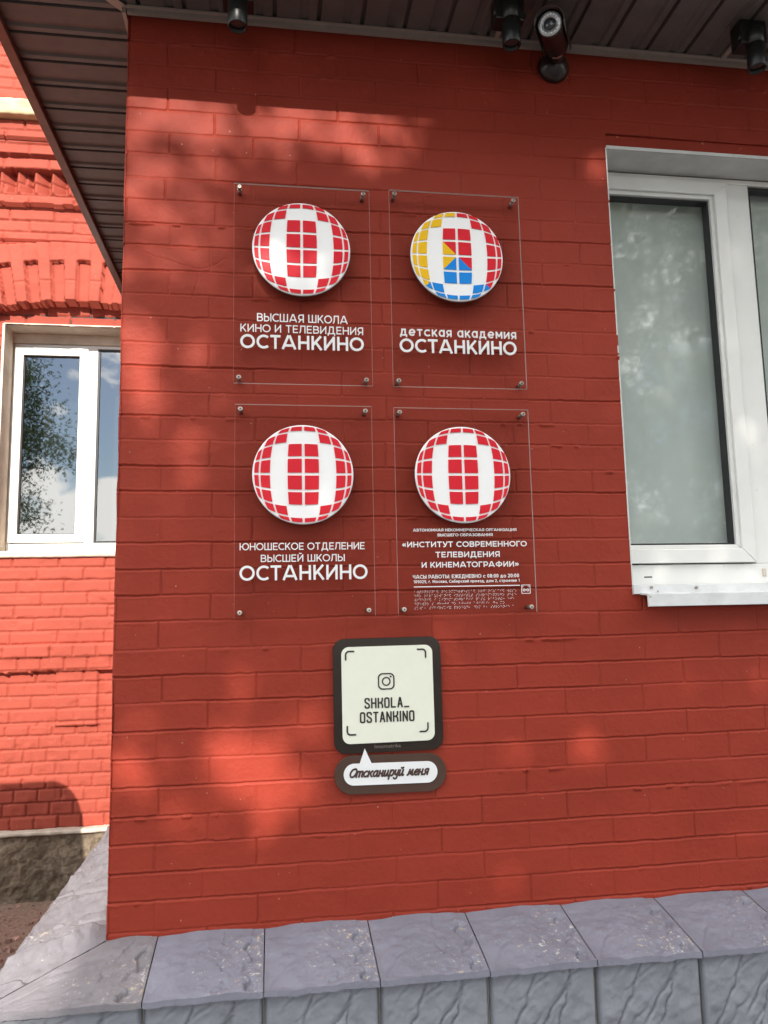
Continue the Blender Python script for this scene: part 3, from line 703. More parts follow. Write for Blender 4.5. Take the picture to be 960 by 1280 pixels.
# ------------------------------------------------------------ the older wing behind
YB = 2.5
wing = thing('brick_building', 'older red brick wing behind the left corner with arched lintel, dentil courses and white window', 'building', (-1.5, YB, 0))
OX0, OX1, OZ0, OZ1 = -1.167, -0.310, 1.905, 3.333
ACX, ACZ = -0.740, 1.35; AR = 2.114
def wing_h(x, z):
    zc = z + 0.003 * fbm(x * 6, z * 4, 201, 3); xc = x + 0.003 * fbm(x * 9, z * 20, 202, 3)
    course = np.floor((zc - 0.363) / 0.0741); fz = (zc - 0.363) / 0.0741 - course
    dz = np.minimum(fz, 1 - fz) * 0.0741
    header = (zc < 0.93) | ((zc > 1.24) & (zc < 1.40))
    L = np.where(header, 0.128, 0.262)
    kx = (xc + (course % 2) * L * 0.5 + 0.02 * np.sin(course * 5.1)) / L
    kb = np.floor(kx); fx = kx - kb; dx = np.minimum(fx, 1 - fx) * L
    jd = np.minimum(dz, dx)
    jd = jd + 0.0025 * fbm(x * 40, z * 40, 203, 3)
    h = -0.011 * (1 - sstep(0.0020, 0.0070, jd))
    h = h + 0.008 * (vnoise(kb * 3.3, course * 7.1, 204) - 0.5) + 0.0022 * fbm(x * 14, z * 14, 205, 4)
    lost = sstep(0.62, 0.78, vnoise(x * 22, z * 22, 206)); h = h - 0.004 * lost * vnoise(x * 3, z * 3, 207)
    off = np.zeros_like(x)
    zz = z + 0.004 * fbm(x * 16, z * 2, 210, 3)
    # corbelled courses below the window
    tooth = 0.006 * (vnoise(np.floor(kx) * 2.7, course, 211) - 0.5)
    off = np.where((zz > 1.323) & (zz < 1.395), 0.062 + tooth, off)
    off = np.where((zz > 1.243) & (zz <= 1.323), 0.046 + tooth, off)
    off = np.where((z > 0.935) & (zz <= 1.243) & (x > -0.80 + 0.004 * fbm(z * 30, z, 4, 2)) & (x < -0.565), 0.022, off)
    # frieze above the arch
    off = np.where((zz > 3.87) & (zz <= 4.087), 0.02, off)
    off = np.where((zz > 4.087) & (zz <= 4.156), 0.062 + tooth, off)
    tw = ((x + 0.02) / 0.101) % 1.0
    saw = np.where(tw < 0.28, tw / 0.28, (1 - tw) / 0.72)
    off = np.where((zz > 4.156) & (zz <= 4.289), 0.008 + 0.062 * saw, off)
    off = np.where((zz > 4.289) & (zz <= 4.377), 0.095 + tooth, off)
    off = np.where((zz > 4.377) & (zz <= 4.467), 0.120 + tooth, off)
    off = np.where((zz > 4.467) & (zz <= 4.59), 0.145 + tooth, off)
    # soldier arch over the window: radial coordinates about a centre below
    dxr, dzr = x - ACX, z - ACZ
    rr = np.hypot(dxr, dzr); th = np.arctan2(dxr, dzr)
    rad = (rr > AR) & (rr < AR + 0.375) & (z > 3.3)
    ka = th * (AR + 0.19) / 0.0755; kai = np.floor(ka); fa = ka - kai
    odd = (kai % 2) == 0
    la = np.minimum(fa, 1 - fa) * 0.0755
    seg = np.where(odd, 0.255 + 0.01 * (vnoise(kai, kai, 31) - .5), 0.13)
    lr = np.abs(rr - AR - seg)
    ah = -0.006 * (1 - sstep(0.001, 0.006, np.minimum(la, lr) + 0.002 * fbm(x * 40, z * 40, 8, 2)))
    ah = ah + 0.003 * fbm(x * 14, z * 14, 205, 4) + 0.004 * (vnoise(kai * 3.1, (rr > AR + seg) * 2.0, 9) - .5)
    aoff = np.where(odd & (rr < AR + 0.255), 0.050, 0.080); ah = ah - 0.012 * odd * (rr < AR + 0.255) * (1 - sstep(0.0, 0.16, fa))
    stag = np.where(odd, 0.007, 0.0) + 0.004 * vnoise(kai * 1.7, kai, 12)
    rad = rad & (rr > AR + stag - 0.012)
    off = np.where(rad, aoff, off); h = np.where(rad, ah, h)
    below = (z > OZ1) & (rr <= AR) & (x > OX0 - 0.12) & (z < 3.56)
    off = np.where(below & ~rad, -0.022, off)
    return h + off
def wing_panel(x0, x1, z0, z1, step):
    nx = max(2, int(round((x1 - x0) / step)) + 1); nz = max(2, int(round((z1 - z0) / step)) + 1)
    X, Z = np.meshgrid(np.linspace(x0, x1, nx), np.linspace(z0, z1, nz))
    return (np.stack([X, YB - wing_h(X, Z), Z], -1), 0)
st = 0.0065
WL = -2.6
grid_mesh('wall', [wing_panel(WL, OX0, 0.363, 4.62, st), wing_panel(OX0, OX1, 0.363, OZ0, st), wing_panel(OX0, OX1, OZ1, 4.62, st),
                   wing_panel(OX1, 0.0, 0.363, 4.62, 0.012), wing_panel(WL, 0.0, 4.62, 6.4, 0.008)], M['old_red_paint'], wing)
mb = MB()
mb.box(WL, OX0 - 0.01, YB + 0.03, YB + 0.6, 0.0, 6.4); mb.box(OX1 + 0.01, 4.4, YB + 0.03, YB + 0.6, 0.0, 6.4)
mb.box(OX0 - 0.01, OX1 + 0.01, YB + 0.03, YB + 0.6, 0.0, OZ0 - 0.01); mb.box(OX0 - 0.01, OX1 + 0.01, YB + 0.03, YB + 0.6, OZ1 + 0.01, 6.4)
mb.box(OX0 - 0.01, OX1 + 0.01, YB + 0.5, YB + 0.6, OZ0 - 0.01, OZ1 + 0.01)
mb.build('wall_core', M['interior'], wing)
def block(name, x0, x1, y0, z0, z1, mat, amp=0.004, seed=1):
    """rough-edged course of stone standing y0 in front"""
    nx = int((x1 - x0) / 0.012); prof = [(YB + 0.01, z1), (y0 + 0.006, z1), (y0, z1 - 0.006), (y0, z0 + 0.006), (y0 + 0.006, z0), (YB + 0.01, z0)]
    xs = np.linspace(x0, x1, nx); P = np.zeros((len(prof) * 4 - 3, nx, 3))
    t = np.linspace(0, len(prof) - 1, len(prof) * 4 - 3); py = np.interp(t, range(len(prof)), [p[0] for p in prof]); pz = np.interp(t, range(len(prof)), [p[1] for p in prof])
    for r in range(len(t)):
        P[r, :, 0] = xs; P[r, :, 1] = py[r] + amp * fbm(xs * 18, np.full(nx, pz[r] * 30), seed, 4); P[r, :, 2] = pz[r] + amp * fbm(xs * 16, np.full(nx, py[r] * 30 + 5), seed + 5, 4)
    P = P[:, ::-1]
    return grid_mesh(name, [(P, 0)], mat, wing)
block('stone_band', WL, 0.0, YB - 0.20, 4.583, 4.686, M['stone_band'], 0.005, 41)
# rough rendered plinth with a pale cap
nx, nz = 420, 70
X, Z = np.meshgrid(np.linspace(WL, -0.24, nx), np.linspace(0.0, 0.352, nz))
rough = 0.016 * fbm(X * 22, Z * 22, 61, 5, 0.62) + 0.02 * fbm(X * 5, Z * 5, 66, 3)
grid_mesh('plinth', [(np.stack([X, YB - 0.048 - rough - 0.05 * (0.352 - Z), Z], -1), 0)], M['rough_concrete'], wing)
block('plinth_cap', WL, -0.20, YB - 0.062, 0.346, 0.368, M['cap_concrete'], 0.005, 48)
# window of the wing
mb = MB()
mb.box(OX0 - 0.012, OX0 + 0.002, YB - 0.004, YB + 0.20, OZ0, OZ1); mb.box(OX1 - 0.002, OX1 + 0.012, YB - 0.004, YB + 0.20, OZ0, OZ1)
mb.box(OX0 - 0.012, OX1 + 0.012, YB + 0.014, YB + 0.20, OZ1 - 0.002, OZ1 + 0.012)
mb.box(OX0 + 0.0025, OX1 - 0.0025, YB + 0.155, YB + 0.20, 3.268, OZ1 - 0.0025)
mb.build('window_reveal', M['beige_plaster'], wing)
YW = YB + 0.17
mb = MB()
fx0, fx1 = OX0 + 0.003, OX1 - 0.003
mb.box(fx0, fx1, YW, YW + 0.03, 3.246, 3.2675); mb.box(fx0, fx1, YW, YW + 0.06, 1.945, 2.004)
mb.box(fx0, fx0 + 0.022, YW, YW + 0.06, 2.004, 3.246); mb.box(fx1 - 0.05, fx1, YW, YW + 0.06, 2.004, 3.246)
mb.box(-0.716, -0.655, YW, YW + 0.06, 2.004, 3.246)
win2 = mb.build('window', M['white_pvc'], wing, bevel=0.003)
mb = MB(); mitred_frame(mb, fx0 + 0.012, -0.713, 2.008, 3.243, 0.051, YW - 0.014, YW + 0.04); mb.build('sash', M['white_pvc'], win2, bevel=0.0025)
ga = (fx0 + 0.0632, -0.7642, 2.0592, 3.1918)
mb = MB(); mitred_frame(mb, ga[0], ga[1], ga[2], ga[3], 0.005, YW + 0.004, YW + 0.03); mb.build('gasket', M['gasket'], win2)
mb = MB(); mb.sheet(ga[0] + .001, ga[1] - .001, YW + 0.014, YW + 0.018, ga[2] + .001, ga[3] - .001); mb.build('pane', [M['pane_mirror'], M['glass_back']], win2)
mb = MB(); mitred_frame(mb, -0.6545, fx1 - 0.051, 2.0045, 3.2455, 0.012, YW + 0.004, YW + 0.03); mb.build('gasket', M['gasket'], win2)
mb = MB(); mb.sheet(-0.642, fx1 - 0.063, YW + 0.014, YW + 0.018, 2.017, 3.233); mb.build('pane', [M['pane_mirror'], M['glass_back']], win2)
mb = MB(); mb.box(-1.075, -1.055, YW - 0.0006, YW + 0.001, 1.968, 1.971); mb.build('drain_slot', M['gasket'], win2)
block('window_sill', OX0 - 0.012, OX1 + 0.012, YB - 0.018, 1.905, 1.944, M['beige_plaster'], 0.003, 52)
mb = MB(); mb.box(OX0, OX1, YB + 0.012, YB + 0.24, 1.915, 1.944); mb.build('window_board', M['beige_plaster'], wing)

# ------------------------------------------------------------ lettering
def text_mesh(txt, box, y, mat, parent, name='lettering', bold=0.0, shear=0.0, depth=0.001, rot=0.0, smallcaps=None):
    """text fitted to box = (x0, x1, z0, z1) of its ink, raised `depth` from plane y towards the viewer"""
    cu_ = bpy.data.curves.new('lettering', 'FONT'); cu_.body = txt; cu_.size = 1.0; cu_.bevel_depth = bold; cu_.bevel_resolution = 0; cu_.shear = shear; cu_.extrude = 0.02
    cu_.resolution_u = 5
    o = bpy.data.objects.new('lettering', cu_); COL.objects.link(o); bpy.context.view_layer.update()
    me = bpy.data.meshes.new_from_object(o.evaluated_get(bpy.context.evaluated_depsgraph_get()))
    bpy.data.objects.remove(o); bpy.data.curves.remove(cu_)
    n = len(me.vertices); co = np.zeros(n * 3); me.vertices.foreach_get('co', co); co = co.reshape(-1, 3)
    lo, hi = co.min(0), co.max(0)
    x0, x1, z0, z1 = box; b = BASE[parent]
    sx = (x1 - x0) / (hi[0] - lo[0]); sz = (z1 - z0) / (hi[1] - lo[1])
    X = x0 + (co[:, 0] - lo[0]) * sx; Z = z0 + (co[:, 1] - lo[1]) * sz
    Y = y - depth * (co[:, 2] - lo[2]) / (hi[2] - lo[2])
    if rot:
        cx, cz = (x0 + x1) / 2, (z0 + z1) / 2; c, s = math.cos(rot), math.sin(rot)
        X, Z = cx + (X - cx) * c - (Z - cz) * s, cz + (X - cx) * s + (Z - cz) * c
    out = np.stack([X - b.x, Y - b.y, Z - b.z], -1)
    me.vertices.foreach_set('co', out.ravel()); me.materials.clear(); me.materials.append(mat); me.update()
    me.name = name
    return link(name, me, parent)
def rrect(x0, x1, z0, z1, r, n=8, rot=0.0):
    p = []
    for cx, cz, a0 in ((x1 - r, z0 + r, -90), (x1 - r, z1 - r, 0), (x0 + r, z1 - r, 90), (x0 + r, z0 + r, 180)):
        for k in range(n + 1):
            a = R(a0 + 90 * k / n); p.append((cx + r * math.cos(a), cz + r * math.sin(a)))
    if rot:
        cx, cz = (x0 + x1) / 2, (z0 + z1) / 2; c, s = math.cos(rot), math.sin(rot)
        p = [(cx + (x - cx) * c - (z - cz) * s, cz + (x - cx) * s + (z - cz) * c) for x, z in p]
    return p
def ring(mb, outer, inner, y0, y1):
    n = len(outer)
    vs_ = [(x, y0, z) for x, z in outer] + [(x, y0, z) for x, z in inner] + [(x, y1, z) for x, z in outer] + [(x, y1, z) for x, z in inner]
    fs = []
    for i in range(n):
        j = (i + 1) % n
        fs += [(i, j, n + j, n + i), (i, 2 * n + i, 2 * n + j, j), (n + i, n + j, 3 * n + j, 3 * n + i)]
    mb.add(vs_, fs)
def circle(cx, cz, r, n=40): return [(cx + r * math.cos(2 * math.pi * i / n), cz + r * math.sin(2 * math.pi * i / n)) for i in range(n)]
def stroke(mb, pts, w, y0, y1, cap='round', closed=False):
    """constant-width raised ribbon along pts (x, z); y0 is its face, y1 its foot"""
    n = len(pts); L, Rr = [], []
    for i, p in enumerate(pts):
        a = pts[(i - 1) % n] if closed else pts[max(i - 1, 0)]; b = pts[(i + 1) % n] if closed else pts[min(i + 1, n - 1)]
        d1 = Vector((p[0] - a[0], p[1] - a[1])); d2 = Vector((b[0] - p[0], b[1] - p[1]))
        if d1.length < 1e-9: d1 = d2
        if d2.length < 1e-9: d2 = d1
        d1 = d1.normalized(); d2 = d2.normalized(); d = (d1 + d2)
        d = d.normalized() if d.length > 1e-6 else d1
        m = min(1.0 / max(d.dot(d1), 0.3), 1.8); nrm = (-d.y * w / 2 * m, d.x * w / 2 * m)
        L.append((p[0] + nrm[0], p[1] + nrm[1])); Rr.append((p[0] - nrm[0], p[1] - nrm[1]))
    vs_ = [(x, y0, z) for x, z in L] + [(x, y0, z) for x, z in Rr] + [(x, y1, z) for x, z in L] + [(x, y1, z) for x, z in Rr]
    fs = []
    for i in range(n if closed else n - 1):
        j = (i + 1) % n
        fs += [(n + i, n + j, j, i), (i, j, 2 * n + j, 2 * n + i), (n + j, n + i, 3 * n + i, 3 * n + j)]
    if not closed: fs += [(i, 2 * n + i, 3 * n + i, n + i) for i in (0,)] + [(n + n - 1, 4 * n - 1, 3 * n - 1, n - 1)]
    mb.add(vs_, fs)
    if cap == 'round' and not closed:
        for p, e in ((pts[0], Rr[0]), (pts[-1], L[-1])):
            a0 = math.atan2(e[1] - p[1], e[0] - p[0])
            rim = [(p[0] + w / 2 * math.cos(a0 - math.pi * k / 8), p[1] + w / 2 * math.sin(a0 - math.pi * k / 8)) for k in range(9)]
            m = len(rim); mb.add([(x, y0, z) for x, z in rim] + [(x, y1, z) for x, z in rim], [tuple(reversed(range(m)))] + [(k, m + k, m + k + 1, k + 1) for k in range(m - 1)])

def _arc(cx, cy, rx, ry, a0, a1, n=12): return [(cx + rx * math.cos(R(a0 + (a1 - a0) * k / n)), cy + ry * math.sin(R(a0 + (a1 - a0) * k / n))) for k in range(n + 1)]
def glyph(ch, w):
    """(advance width, open strokes, closed loops) of a geometric sans letter, cap height 1, stroke weight w"""
    h = w / 2; t = 1 - h; V = lambda x, a=0.0, b=1.0: [(x, a), (x, b)]; Hh = lambda y, a, b: [(a, y), (b, y)]
    def bowl(y0, y1, x, rx): return [(h, y1), (x, y1)] + _arc(x, (y0 + y1) / 2, rx, (y1 - y0) / 2, 80, -80) + [(x, y0), (h, y0)]
    breve = lambda c: [_arc(c, 1.27, .17, .13, 200, 340, 8)]
    G = {
     'А': (1.0, [[(.05, 0), (.465, 1)], [(.535, 1), (.95, 0)], Hh(.27, .18, .82)], []), 'Б': (.74, [V(h), Hh(t, h, .66), bowl(h, .57, .42, .28)], []),
     'В': (.74, [V(h), bowl(.52, t, .40, .25), bowl(h, .52, .43, .28)], []), 'Г': (.62, [V(h), Hh(t, h, .62)], []),
     'Д': (.98, [Hh(h, 0, .98), V(h, -.2, h), V(.98 - h, -.2, h), [(.17, h), (.26, .55), (.285, t)], Hh(t, .285 - h, .80), V(.80 - h, 0, 1)], []),
     'Е': (.66, [V(h), Hh(t, h, .66), Hh(.51, h, .60), Hh(h, h, .66)], []), 'Ж': (1.10, [V(.55), [(.02, 1), (.42, .5)], [(.42, .5), (.0, 0)], [(1.08, 1), (.68, .5)], [(.68, .5), (1.10, 0)], Hh(.5, .40, .70)], []),
     'З': (.64, [_arc(.29, .76, .24, t - .76, 150, -90, 14), _arc(.30, .27, .29, .27 - h, 90, -155, 14)], []),
     'И': (.80, [V(h), V(.80 - h), [(h, .10), (.80 - h, .90)]], []), 'К': (.74, [V(h), [(h, .33), (.68, 1)], [(.27, .58), (.72, 0)]], []),
     'Л': (.80, [[(0, h), (.07, h + .02), (.15, .22), (.19, .6), (.20, t)], Hh(t, .20 - h, .80), V(.80 - h)], []),
     'М': (.94, [V(h), V(.94 - h), [(h, .95), (.47, .25)], [(.47, .25), (.94 - h, .95)]], []), 'Н': (.80, [V(h), V(.80 - h), Hh(.5, h, .80 - h)], []),
     'О': (1.04, [], [_arc(.52, .5, .52 - h, .5 - h, 0, 352, 44)]), 'П': (.77, [V(h), V(.77 - h), Hh(t, h, .77 - h)], []), 'Р': (.72, [V(h), bowl(.34, t, .40, .27)], []),
     'С': (.86, [_arc(.52, .5, .52 - h, .5 - h, 48, 312, 30)], []), 'Т': (.74, [Hh(t, 0, .74), V(.37)], []),
     'У': (.76, [[(.03, 1), (.41, .27)], [(.73, 1), (.40, .22), (.31, .08), (.19, h), (.05, .08)]], []), 'Ф': (1.10, [V(.55, -.03, 1.03)], [_arc(.55, .5, .55 - h, .38 - h, 0, 352, 40)]),
     'Х': (.76, [[(.04, 1), (.72, 0)], [(.72, 1), (.04, 0)]], []), 'Ч': (.70, [[(h, 1), (h, .66), (.14, .47), (.34, .42), (.70 - h, .48)], V(.70 - h)], []),
     'Ц': (.84, [V(h), V(.74), Hh(h, h, .86), V(.88 - h, -.2, h)], []), 'Ш': (1.08, [V(h), V(.54), V(1.08 - h), Hh(h, h, 1.08 - h)], []),
     'Ы': (.96, [V(h), bowl(h, .60, .36, .27), V(.96 - h)], []), 'Ь': (.70, [V(h), bowl(h, .60, .38, .28)], []),
     'Ю': (1.34, [V(h), Hh(.5, h, .36)], [_arc(.85, .5, .49 - h, .5 - h, 0, 352, 44)]),
     'Я': (.74, [V(.74 - h), [(.74 - x, y) for x, y in bowl(.36, t, .40, .27)], [(.36, .36), (.06, 0)]], []),
     '«': (.62, [[(.28, .68), (.06, .44)], [(.06, .44), (.28, .20)], [(.56, .68), (.34, .44)], [(.34, .44), (.56, .20)]], []),
     '»': (.62, [[(.06, .68), (.28, .44)], [(.28, .44), (.06, .20)], [(.34, .68), (.56, .44)], [(.56, .44), (.34, .20)]], []),
     ':': (.16, [V(.08, .0, .17), V(.08, .5, .67)], []), '.': (.16, [V(.08, .0, .17)], []), ',': (.18, [[(.10, .17), (.10, .02), (.05, -.14)]], []), ' ': (.26, [], []),
     '0': (.62, [], [_arc(.31, .5, .31 - h, .5 - h, 0, 352, 30)]), '1': (.36, [V(.28), [(.02, .80), (.28, t)]], []),
     '2': (.60, [_arc(.28, .70, .24, t - .70, 165, -20, 12) + [(.48, .55), (.06, h)], Hh(h, .02, .60)], []),
     '8': (.62, [], [_arc(.31, .755, .22, .245 - h, 0, 352, 24), _arc(.31, .27, .31 - h, .27 - h, 0, 352, 24)]),
     '9': (.62, [_arc(.31, .45, .31 - h, .45 - h, 0, -120, 12), V(.62 - h, .45, .7)], [_arc(.31, .68, .31 - h, .32 - h, 0, 352, 24)])}
    if ch in G: return G[ch]
    sc = 0.74                                            # lower case: x-height
    if ch == 'а': return (.62, [V(.62 - h, 0, sc)], [_arc(.31, sc / 2, .31 - h, sc / 2 - h, 0, 352, 28)])
    if ch == 'е': return (.68, [[(h, sc / 2 - .01), (.68 - h, sc / 2 - .01)], _arc(.34, sc / 2, .34 - h, sc / 2 - h, 0, 318, 26)], [])
    if ch == 'р': return (.66, [V(h, -.26, sc)], [_arc(.35, sc / 2, .33 - h, sc / 2 - h, 0, 352, 28)])
    if ch == 'у': return (.62, [[(.02, sc), (.33, .08)], [(.60, sc), (.28, -.10), (.18, -.22), (.04, -.20)]], [])
    if ch == 'б': return (.68, [[(h, .40), (h + .02, .72), (.22, .92), (.60, .98)]], [_arc(.34, .34, .34 - h, .34 - h, 0, 352, 28)])
    if ch in 'йЙ':
        W_, o_, c_ = glyph('И' if ch == 'Й' else 'и', w); k = 1.0 if ch == 'Й' else sc
        return (W_, o_ + [[(x, y - 1 + k) for x, y in _arc(W_ / 2, 1.24, .16, .12, 200, 340, 8)]], c_)
    W_, o_, c_ = glyph(ch.upper(), w / sc)
    f = lambda L_: [[(x * sc, y * sc) for x, y in p] for p in L_]
    return (W_ * sc, f(o_), f(c_))
def sans(word, x0, x1, z0, z1, wgt, y, mat, parent, depth, gap=0.17):
    """raised lettering between x0 and x1, cap height z1 - z0, stroke weight relative to the cap height"""
    H = z1 - z0; gl = [glyph(c, wgt) for c in word]
    rnd = 'ОСОоСсТ'; gaps = []
    for a, b in zip(word[:-1], word[1:]):
        g_ = gap
        if a in 'ОСЮ' or b in 'ОС': g_ -= 0.05
        if a + b in ('ТА', 'АТ', 'ГА', 'РА', 'ЛЬ', 'ГО', 'ТО', 'УТ', 'ЗА'): g_ -= 0.06
        gaps.append(g_)
    tot = sum(g_[0] for g_ in gl) + sum(gaps); u = (x1 - x0) / tot; x = x0; mb = MB(); k = 0
    for i, (W_, o_, c_) in enumerate(gl):
        for p, closed in [(p, False) for p in o_] + [(p, True) for p in c_]:
            stroke(mb, [(x + a * u, z0 + b * H) for a, b in p], wgt * H, y - depth - 0.00003 * (k % 6), y, 'butt', closed); k += 1
        x += (W_ + (gaps[i] if i < len(gaps) else 0)) * u
    return mb.build('lettering', mat, parent)

# ------------------------------------------------------------ acrylic signs
PY = -0.026; PT = 0.008                                    # back and thickness of the clear panel
def fish(a, b):
    r = math.hypot(a, b)
    if r < 1e-6: return (0.0, 0.0)
    s = math.sin(min(r * R(20.0), R(90))) / r
    return (a * s, b * s)
def globe_polys():
    cells = [(0, 0), (0, 1), (2, 0), (2, 1), (3, 0), (3, 1), (2, 2), (1, 2), (0, 3), (1, 3)]
    for sx in (1, -1):
        for sz in (1, -1):
            for (i, j) in cells: yield sx, sz, i, j
def cell_ring(sx, sz, pts, g=None):
    """subdivide edges in grid space, then bend on to the globe"""
    out = []
    for k in range(len(pts)):
        a, b = pts[k], pts[(k + 1) % len(pts)]
        for t in range(6):
            u = a[0] + (b[0] - a[0]) * t / 6; v = a[1] + (b[1] - a[1]) * t / 6
            x, z = fish(u, v); out.append((x * sx, z * sz))
    if sx * sz < 0: out.reverse()
    return out
def make_sign(label, x0, x1, z0, z1, gc, gr, lines, colourful=False, scratch=False):
    t = thing('acrylic_sign', label, 'sign', ((x0 + x1) / 2, 0.0, z0), 'clear acrylic signs on the red wall')
    mb = MB(); mb.prism([(x0, z0), (x1, z0), (x1, z1), (x0, z1)], PY - PT, PY, 0, 1); mb.mi[1] = 2
    mb.build('panel', [M['acrylic'], M['acrylic_edge'], M['glass_back']], t)
    for bx in (x0 + 0.016, x1 - 0.020):
        for bz in (z0 + 0.015, z1 - 0.017):
            b = MB(); b.cyl((bx, 0.003, bz), (bx, PY - 0.0003, bz), 0.0062, n=16); b.cyl((bx, PY - PT - 0.0003, bz), (bx, PY - PT - 0.009, bz), 0.0068, n=16)
            b.cyl((bx, PY - PT - 0.009, bz), (bx, PY - PT - 0.0102, bz), 0.0068, 0.0052, n=16, cap0=False)
            b.cyl((bx, PY - PT - 0.0102, bz), (bx, PY - PT - 0.0104, bz), 0.0026, n=6, mi=1)
            b.build('standoff_bolt', [M['steel'], M['gasket']], t)
    cx, cz = gc; d0 = PY - PT - 0.0005; d1 = d0 - 0.014
    mb = MB(); n = 96
    prof = [(0.0, gr - 0.002), (0.002, gr), (0.010, gr), (0.013, gr - 0.0012), (0.014, gr - 0.003)]
    mb.lathe((cx, d0, cz), (0, -1, 0), prof[:3], n, 1); mb.lathe((cx, d0, cz), (0, -1, 0), prof[2:], n, 0)
    mb.add([(cx + (gr - 0.003) * math.cos(2 * math.pi * i / n), d1, cz + (gr - 0.003) * math.sin(2 * math.pi * i / n)) for i in range(n)], [tuple(range(n))], 0)
    disc = mb.build('globe_disc', [M['white_acrylic'], M['disc_edge']], t)
    g = 0.085; RR = gr * 0.985
    mbs = {'tile_red': MB(), 'tile_yellow': MB(), 'tile_blue': MB()}
    def put(col, poly): mbs[col].prism([(cx + RR * p[0], cz + RR * p[1]) for p in poly], d1 - 0.0022, d1 - 0.0001)
    for sx, sz, i, j in globe_polys():
        q = [(i + g, j + g), (i + 1 - g, j + g), (i + 1 - g, j + 1 - g), (i + g, j + 1 - g)]
        if j == 3: q = [(u, 3.16 if v < 3.5 else 3.86) for u, v in q]
        if i == 3: q = [(3.14 if u < 3.5 else 3.84, v) for u, v in q]
        full = cell_ring(sx, sz, q)
        if not colourful: put('tile_red', full); continue
        key = (sx * (i + 1), sz * (j + 1))
        def tri(ks): return cell_ring(sx, sz, [q[k] for k in ks])
        if key == (-1, 1): put('tile_yellow', tri((0, 1, 2))); put('tile_red', tri((0, 2, 3)))
        elif key == (-1, -1): put('tile_yellow', tri((0, 1, 2))); put('tile_blue', tri((0, 2, 3)))
        elif key == (1, -1): put('tile_red', tri((0, 1, 2))); put('tile_blue', tri((0, 2, 3)))
        elif key == (-3, -3): put('tile_yellow', tri((0, 1, 2))); put('tile_blue', tri((0, 2, 3)))
        elif key == (3, -3): put('tile_red', tri((0, 1, 2))); put('tile_blue', tri((0, 2, 3)))
        elif sz < 0 and (j >= 2 or (i == 0 and j == 1)): put('tile_blue', full)
        elif sx < 0 and i == 0 and j < 2: put('tile_red', full)
        elif sx < 0: put('tile_yellow', full)
        else: put('tile_red', full)
    for c, m_ in mbs.items():
        if m_.v: m_.build('globe_tiles', M[c], disc, label={'tile_red': 'red globe tiles', 'tile_yellow': 'yellow globe tiles', 'tile_blue': 'blue globe tiles'}[c] if colourful else None)
    for txt, box, wgt in lines:
        sans(txt, *box, wgt, PY - PT - 0.0004, M['white_vinyl'], t, 0.0012 if box[3] - box[2] < 0.028 else 0.003)
    return t

make_sign('clear acrylic sign with red and white globe, «ВЫСШАЯ ШКОЛА» wording, upper left of the four', 0.330, 0.745, 2.227, 2.857, (0.533, 2.646), 0.1485,
          [('ВЫСШАЯ ШКОЛА', (0.399, 0.671, 2.4180, 2.4432), 0.135), ('КИНО И ТЕЛЕВИДЕНИЯ', (0.350, 0.718, 2.3845, 2.4085), 0.135), ('ОСТАНКИНО', (0.350, 0.719, 2.333, 2.3760), 0.165)])
make_sign('clear acrylic sign with the only red, yellow and blue globe, upper right of the four', 0.808, 1.230, 2.227, 2.864, (1.017, 2.646), 0.1480,
          [('детская академия', (0.832, 1.201, 2.3865, 2.4165), 0.145), ('ОСТАНКИНО', (0.830, 1.200, 2.334, 2.3775), 0.165)], colourful=True)
make_sign('clear acrylic sign with red and white globe, «ЮНОШЕСКОЕ ОТДЕЛЕНИЕ» wording, lower left of the four', 0.335, 0.740, 1.538, 2.163, (0.533, 1.9515), 0.1475,
          [('ЮНОШЕСКОЕ ОТДЕЛЕНИЕ', (0.350, 0.711, 1.7312, 1.7520), 0.135), ('ВЫСШЕЙ ШКОЛЫ', (0.410, 0.652, 1.6968, 1.7178), 0.135), ('ОСТАНКИНО', (0.350, 0.718, 1.644, 1.6868), 0.155)])
s4 = make_sign('clear acrylic sign with globe, institute name, opening hours and braille, lower right of the four', 0.808, 1.230, 1.538, 2.161, (1.0125, 1.953), 0.1475,
          [('АВТОНОМНАЯ НЕКОММЕРЧЕСКАЯ ОРГАНИЗАЦИЯ', (0.857, 1.175, 1.7825, 1.7908), 0.17), ('ВЫСШЕГО ОБРАЗОВАНИЯ', (0.931, 1.100, 1.7675, 1.7760), 0.17),
           ('«ИНСТИТУТ СОВРЕМЕННОГО', (0.823, 1.206, 1.7355, 1.7520), 0.175), ('ТЕЛЕВИДЕНИЯ', (0.923, 1.120, 1.7045, 1.7215), 0.175), ('И КИНЕМАТОГРАФИИ»', (0.880, 1.178, 1.6745, 1.6912), 0.175),
           ('ЧАСЫ РАБОТЫ: ЕЖЕДНЕВНО с 08:00 до 20:00', (0.853, 1.177, 1.6425, 1.6535), 0.17), ('109029, г. Москва, Сибирский проезд, дом 2, строение 1', (0.855, 1.178, 1.6292, 1.6380), 0.165)])
